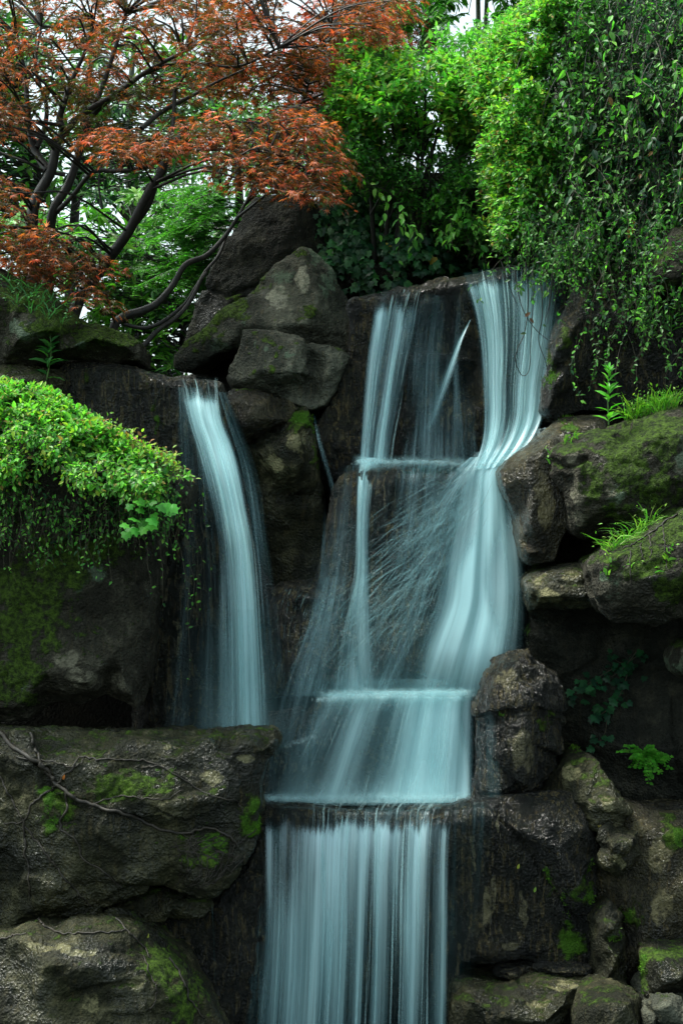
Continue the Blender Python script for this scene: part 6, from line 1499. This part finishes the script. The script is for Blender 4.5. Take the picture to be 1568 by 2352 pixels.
# maidenhair fern clump
t_ = empty("fern", W(1470, 1770, 8.85))
tag(t_, "small bright fern clump growing out of the right-hand wall", "fern")
P, T, Nn, s = [], [], [], []; tb = Tubes()
h0 = hit(1475, 1740, .01)[0]
for k in range(30):
    a = rng.uniform(-1.3, 1.3); L = rng.uniform(.08, .20); upz = rng.uniform(-1.1, .8)
    tip = h0 + nrm(np.array([math.sin(a), -rng.uniform(.2, .8), upz])) * L
    mid = (h0 + tip) / 2 + np.array([0, -.02, .03]); tb.add([h0, mid, tip], .0014, .0008, n=6, sides=3)
    C = catmull([h0, mid, tip], 10)[2:]
    for c in C:
        for sg in (-1, 1):
            P.append(c); T.append([sg + rng.normal(0, .3), -.3, -.3]); Nn.append([0, -.7, .7]); s.append(rng.uniform(.018, .034))
tb.build("stems", M_STEM, t_)
leaves("fronds", np.array(P), np.array(T), np.array(Nn), np.array(s), T_small(.4), pick(rng, len(P), [((.06, .26, .02), 3), ((.10, .36, .03), 2)]), M_LEAF, t_)

# creeping roots on the lower left rocks
def root_net(label, lines):
    tb = Tubes(); first = None
    for pts, r0, r1 in lines:
        pts = np.array(pts, float)
        pc = catmull(np.c_[pts, np.zeros(len(pts))], len(pts) * 5)[:, :2]
        pc += rng.normal(0, 1.6, pc.shape)
        Q = []
        for a, b in pc:
            h = hit(a, b, r0 * .7)
            if h is not None and (not Q or abs(h[0][1] - Q[-1][1]) < .16): Q.append(h[0])
        if len(Q) > 2:
            tb.add(Q, r0 * 1.25, r1 * 1.25, n=len(Q) * 2, sides=5)
            if first is None: first = Q[-1]
    r = empty("creeping_roots", first); tag(r, label, "roots")
    tb.build("root_strands", M_ROOT, r)
root_net("woody roots creeping across the face of the big brown ledge rock", [
    ([(0, 1680), (30, 1715), (80, 1745), (115, 1772), (130, 1800), (170, 1830), (220, 1850), (300, 1870), (345, 1895), (400, 1915), (450, 1905), (480, 1898), (520, 1920), (545, 1940)], .011, .004),
    ([(70, 1685), (85, 1730), (105, 1770), (130, 1800)], .007, .005), ([(130, 1805), (95, 1830), (75, 1850), (55, 1885), (10, 1890)], .006, .003), ([(55, 1880), (60, 1940), (65, 2000), (70, 2060)], .005, .003),
    ([(130, 1800), (160, 1770), (190, 1742), (235, 1745), (300, 1745), (350, 1752), (420, 1790), (480, 1825), (540, 1840), (560, 1870)], .005, .002), ([(40, 1740), (120, 1750), (170, 1762), (195, 1740)], .004, .002),
    ([(150, 1820), (155, 1850), (140, 1900), (175, 1930), (190, 1970), (230, 1995), (280, 2040)], .006, .003), ([(60, 1900), (100, 1950), (130, 1990), (160, 2030), (210, 2080)], .005, .003),
    ([(205, 1855), (230, 1840), (290, 1828), (330, 1835), (380, 1835), (420, 1815)], .004, .002), ([(0, 1780), (20, 1820), (40, 1860), (55, 1885)], .004, .003), ([(330, 1760), (380, 1765), (430, 1790)], .003, .002), ([(545, 1940), (575, 1915), (590, 1905)], .003, .002)]
    + [([(420 + k * 11, 1975 + rng.uniform(-40, 20)), (425 + k * 9 + rng.uniform(-30, 10), 2010), (430 + k * 8 + rng.uniform(-50, 0), 2040)], .0022, .001) for k in range(14)]
    + [([(400 + rng.uniform(0, 160), 1930 + rng.uniform(-30, 50)), (390 + rng.uniform(0, 160), 1960 + rng.uniform(-30, 50))], .0018, .001) for k in range(30)])
root_net("thin roots straggling over the rounded boulder in the bottom left corner", [
    ([(90, 2112), (110, 2130), (150, 2145), (200, 2142), (260, 2140), (290, 2138)], .005, .003), ([(270, 2110), (300, 2145), (330, 2175), (345, 2200)], .005, .003), ([(330, 2195), (345, 2240), (360, 2265), (355, 2300), (345, 2320)], .004, .002), ([(0, 2160), (30, 2150), (60, 2145)], .004, .003), ([(390, 2200), (420, 2250), (440, 2300), (470, 2340)], .005, .003)])
root_net("dry roots trailing down the brow of the mossy overhanging boulder", [
    ([(1555, 1180), (1520, 1205), (1490, 1228), (1460, 1246), (1430, 1262)], .005, .003), ([(1520, 1205), (1525, 1240), (1528, 1275), (1532, 1310)], .003, .0015), ([(1490, 1228), (1493, 1260), (1495, 1285)], .003, .0015), ([(1445, 1265), (1446, 1310), (1450, 1350), (1455, 1375)], .003, .0012), ([(1470, 1250), (1474, 1270), (1476, 1295)], .003, .0015), ([(1540, 1190), (1535, 1230), (1545, 1260)], .0025, .0012)])

# a few fallen leaves stuck to the wet stone
for (x, y, sz, c, lab) in ((1188, 1995, .032, (.42, .48, .06), "yellow leaf stuck to the middle of the streaked wet wall"), (1226, 2050, .034, (.25, .42, .06), "green leaf stuck beside the crack low on the streaked wall"), (1374, 1900, .04, (.30, .24, .05), "brown leaf lodged above the knobbly fist-shaped rock"), (146, 1790, .03, (.45, .14, .02), "orange leaf caught by the root junction on the ledge rock"), (336, 2155, .028, (.45, .48, .08), "pale leaf on the crown of the bottom left boulder")):
    h = hit(x, y, .008)
    if h is None: continue
    o = leaves("fallen_leaf", np.array([h[0]]), np.array([[.3, 0, 1.0]]), np.array([h[1] + np.array([0, -.2, .1])]), np.array([sz]), ELL, np.array([c]), M_LEAF, None)
    tag(o, lab, "leaf", "fallen leaves on the rocks")
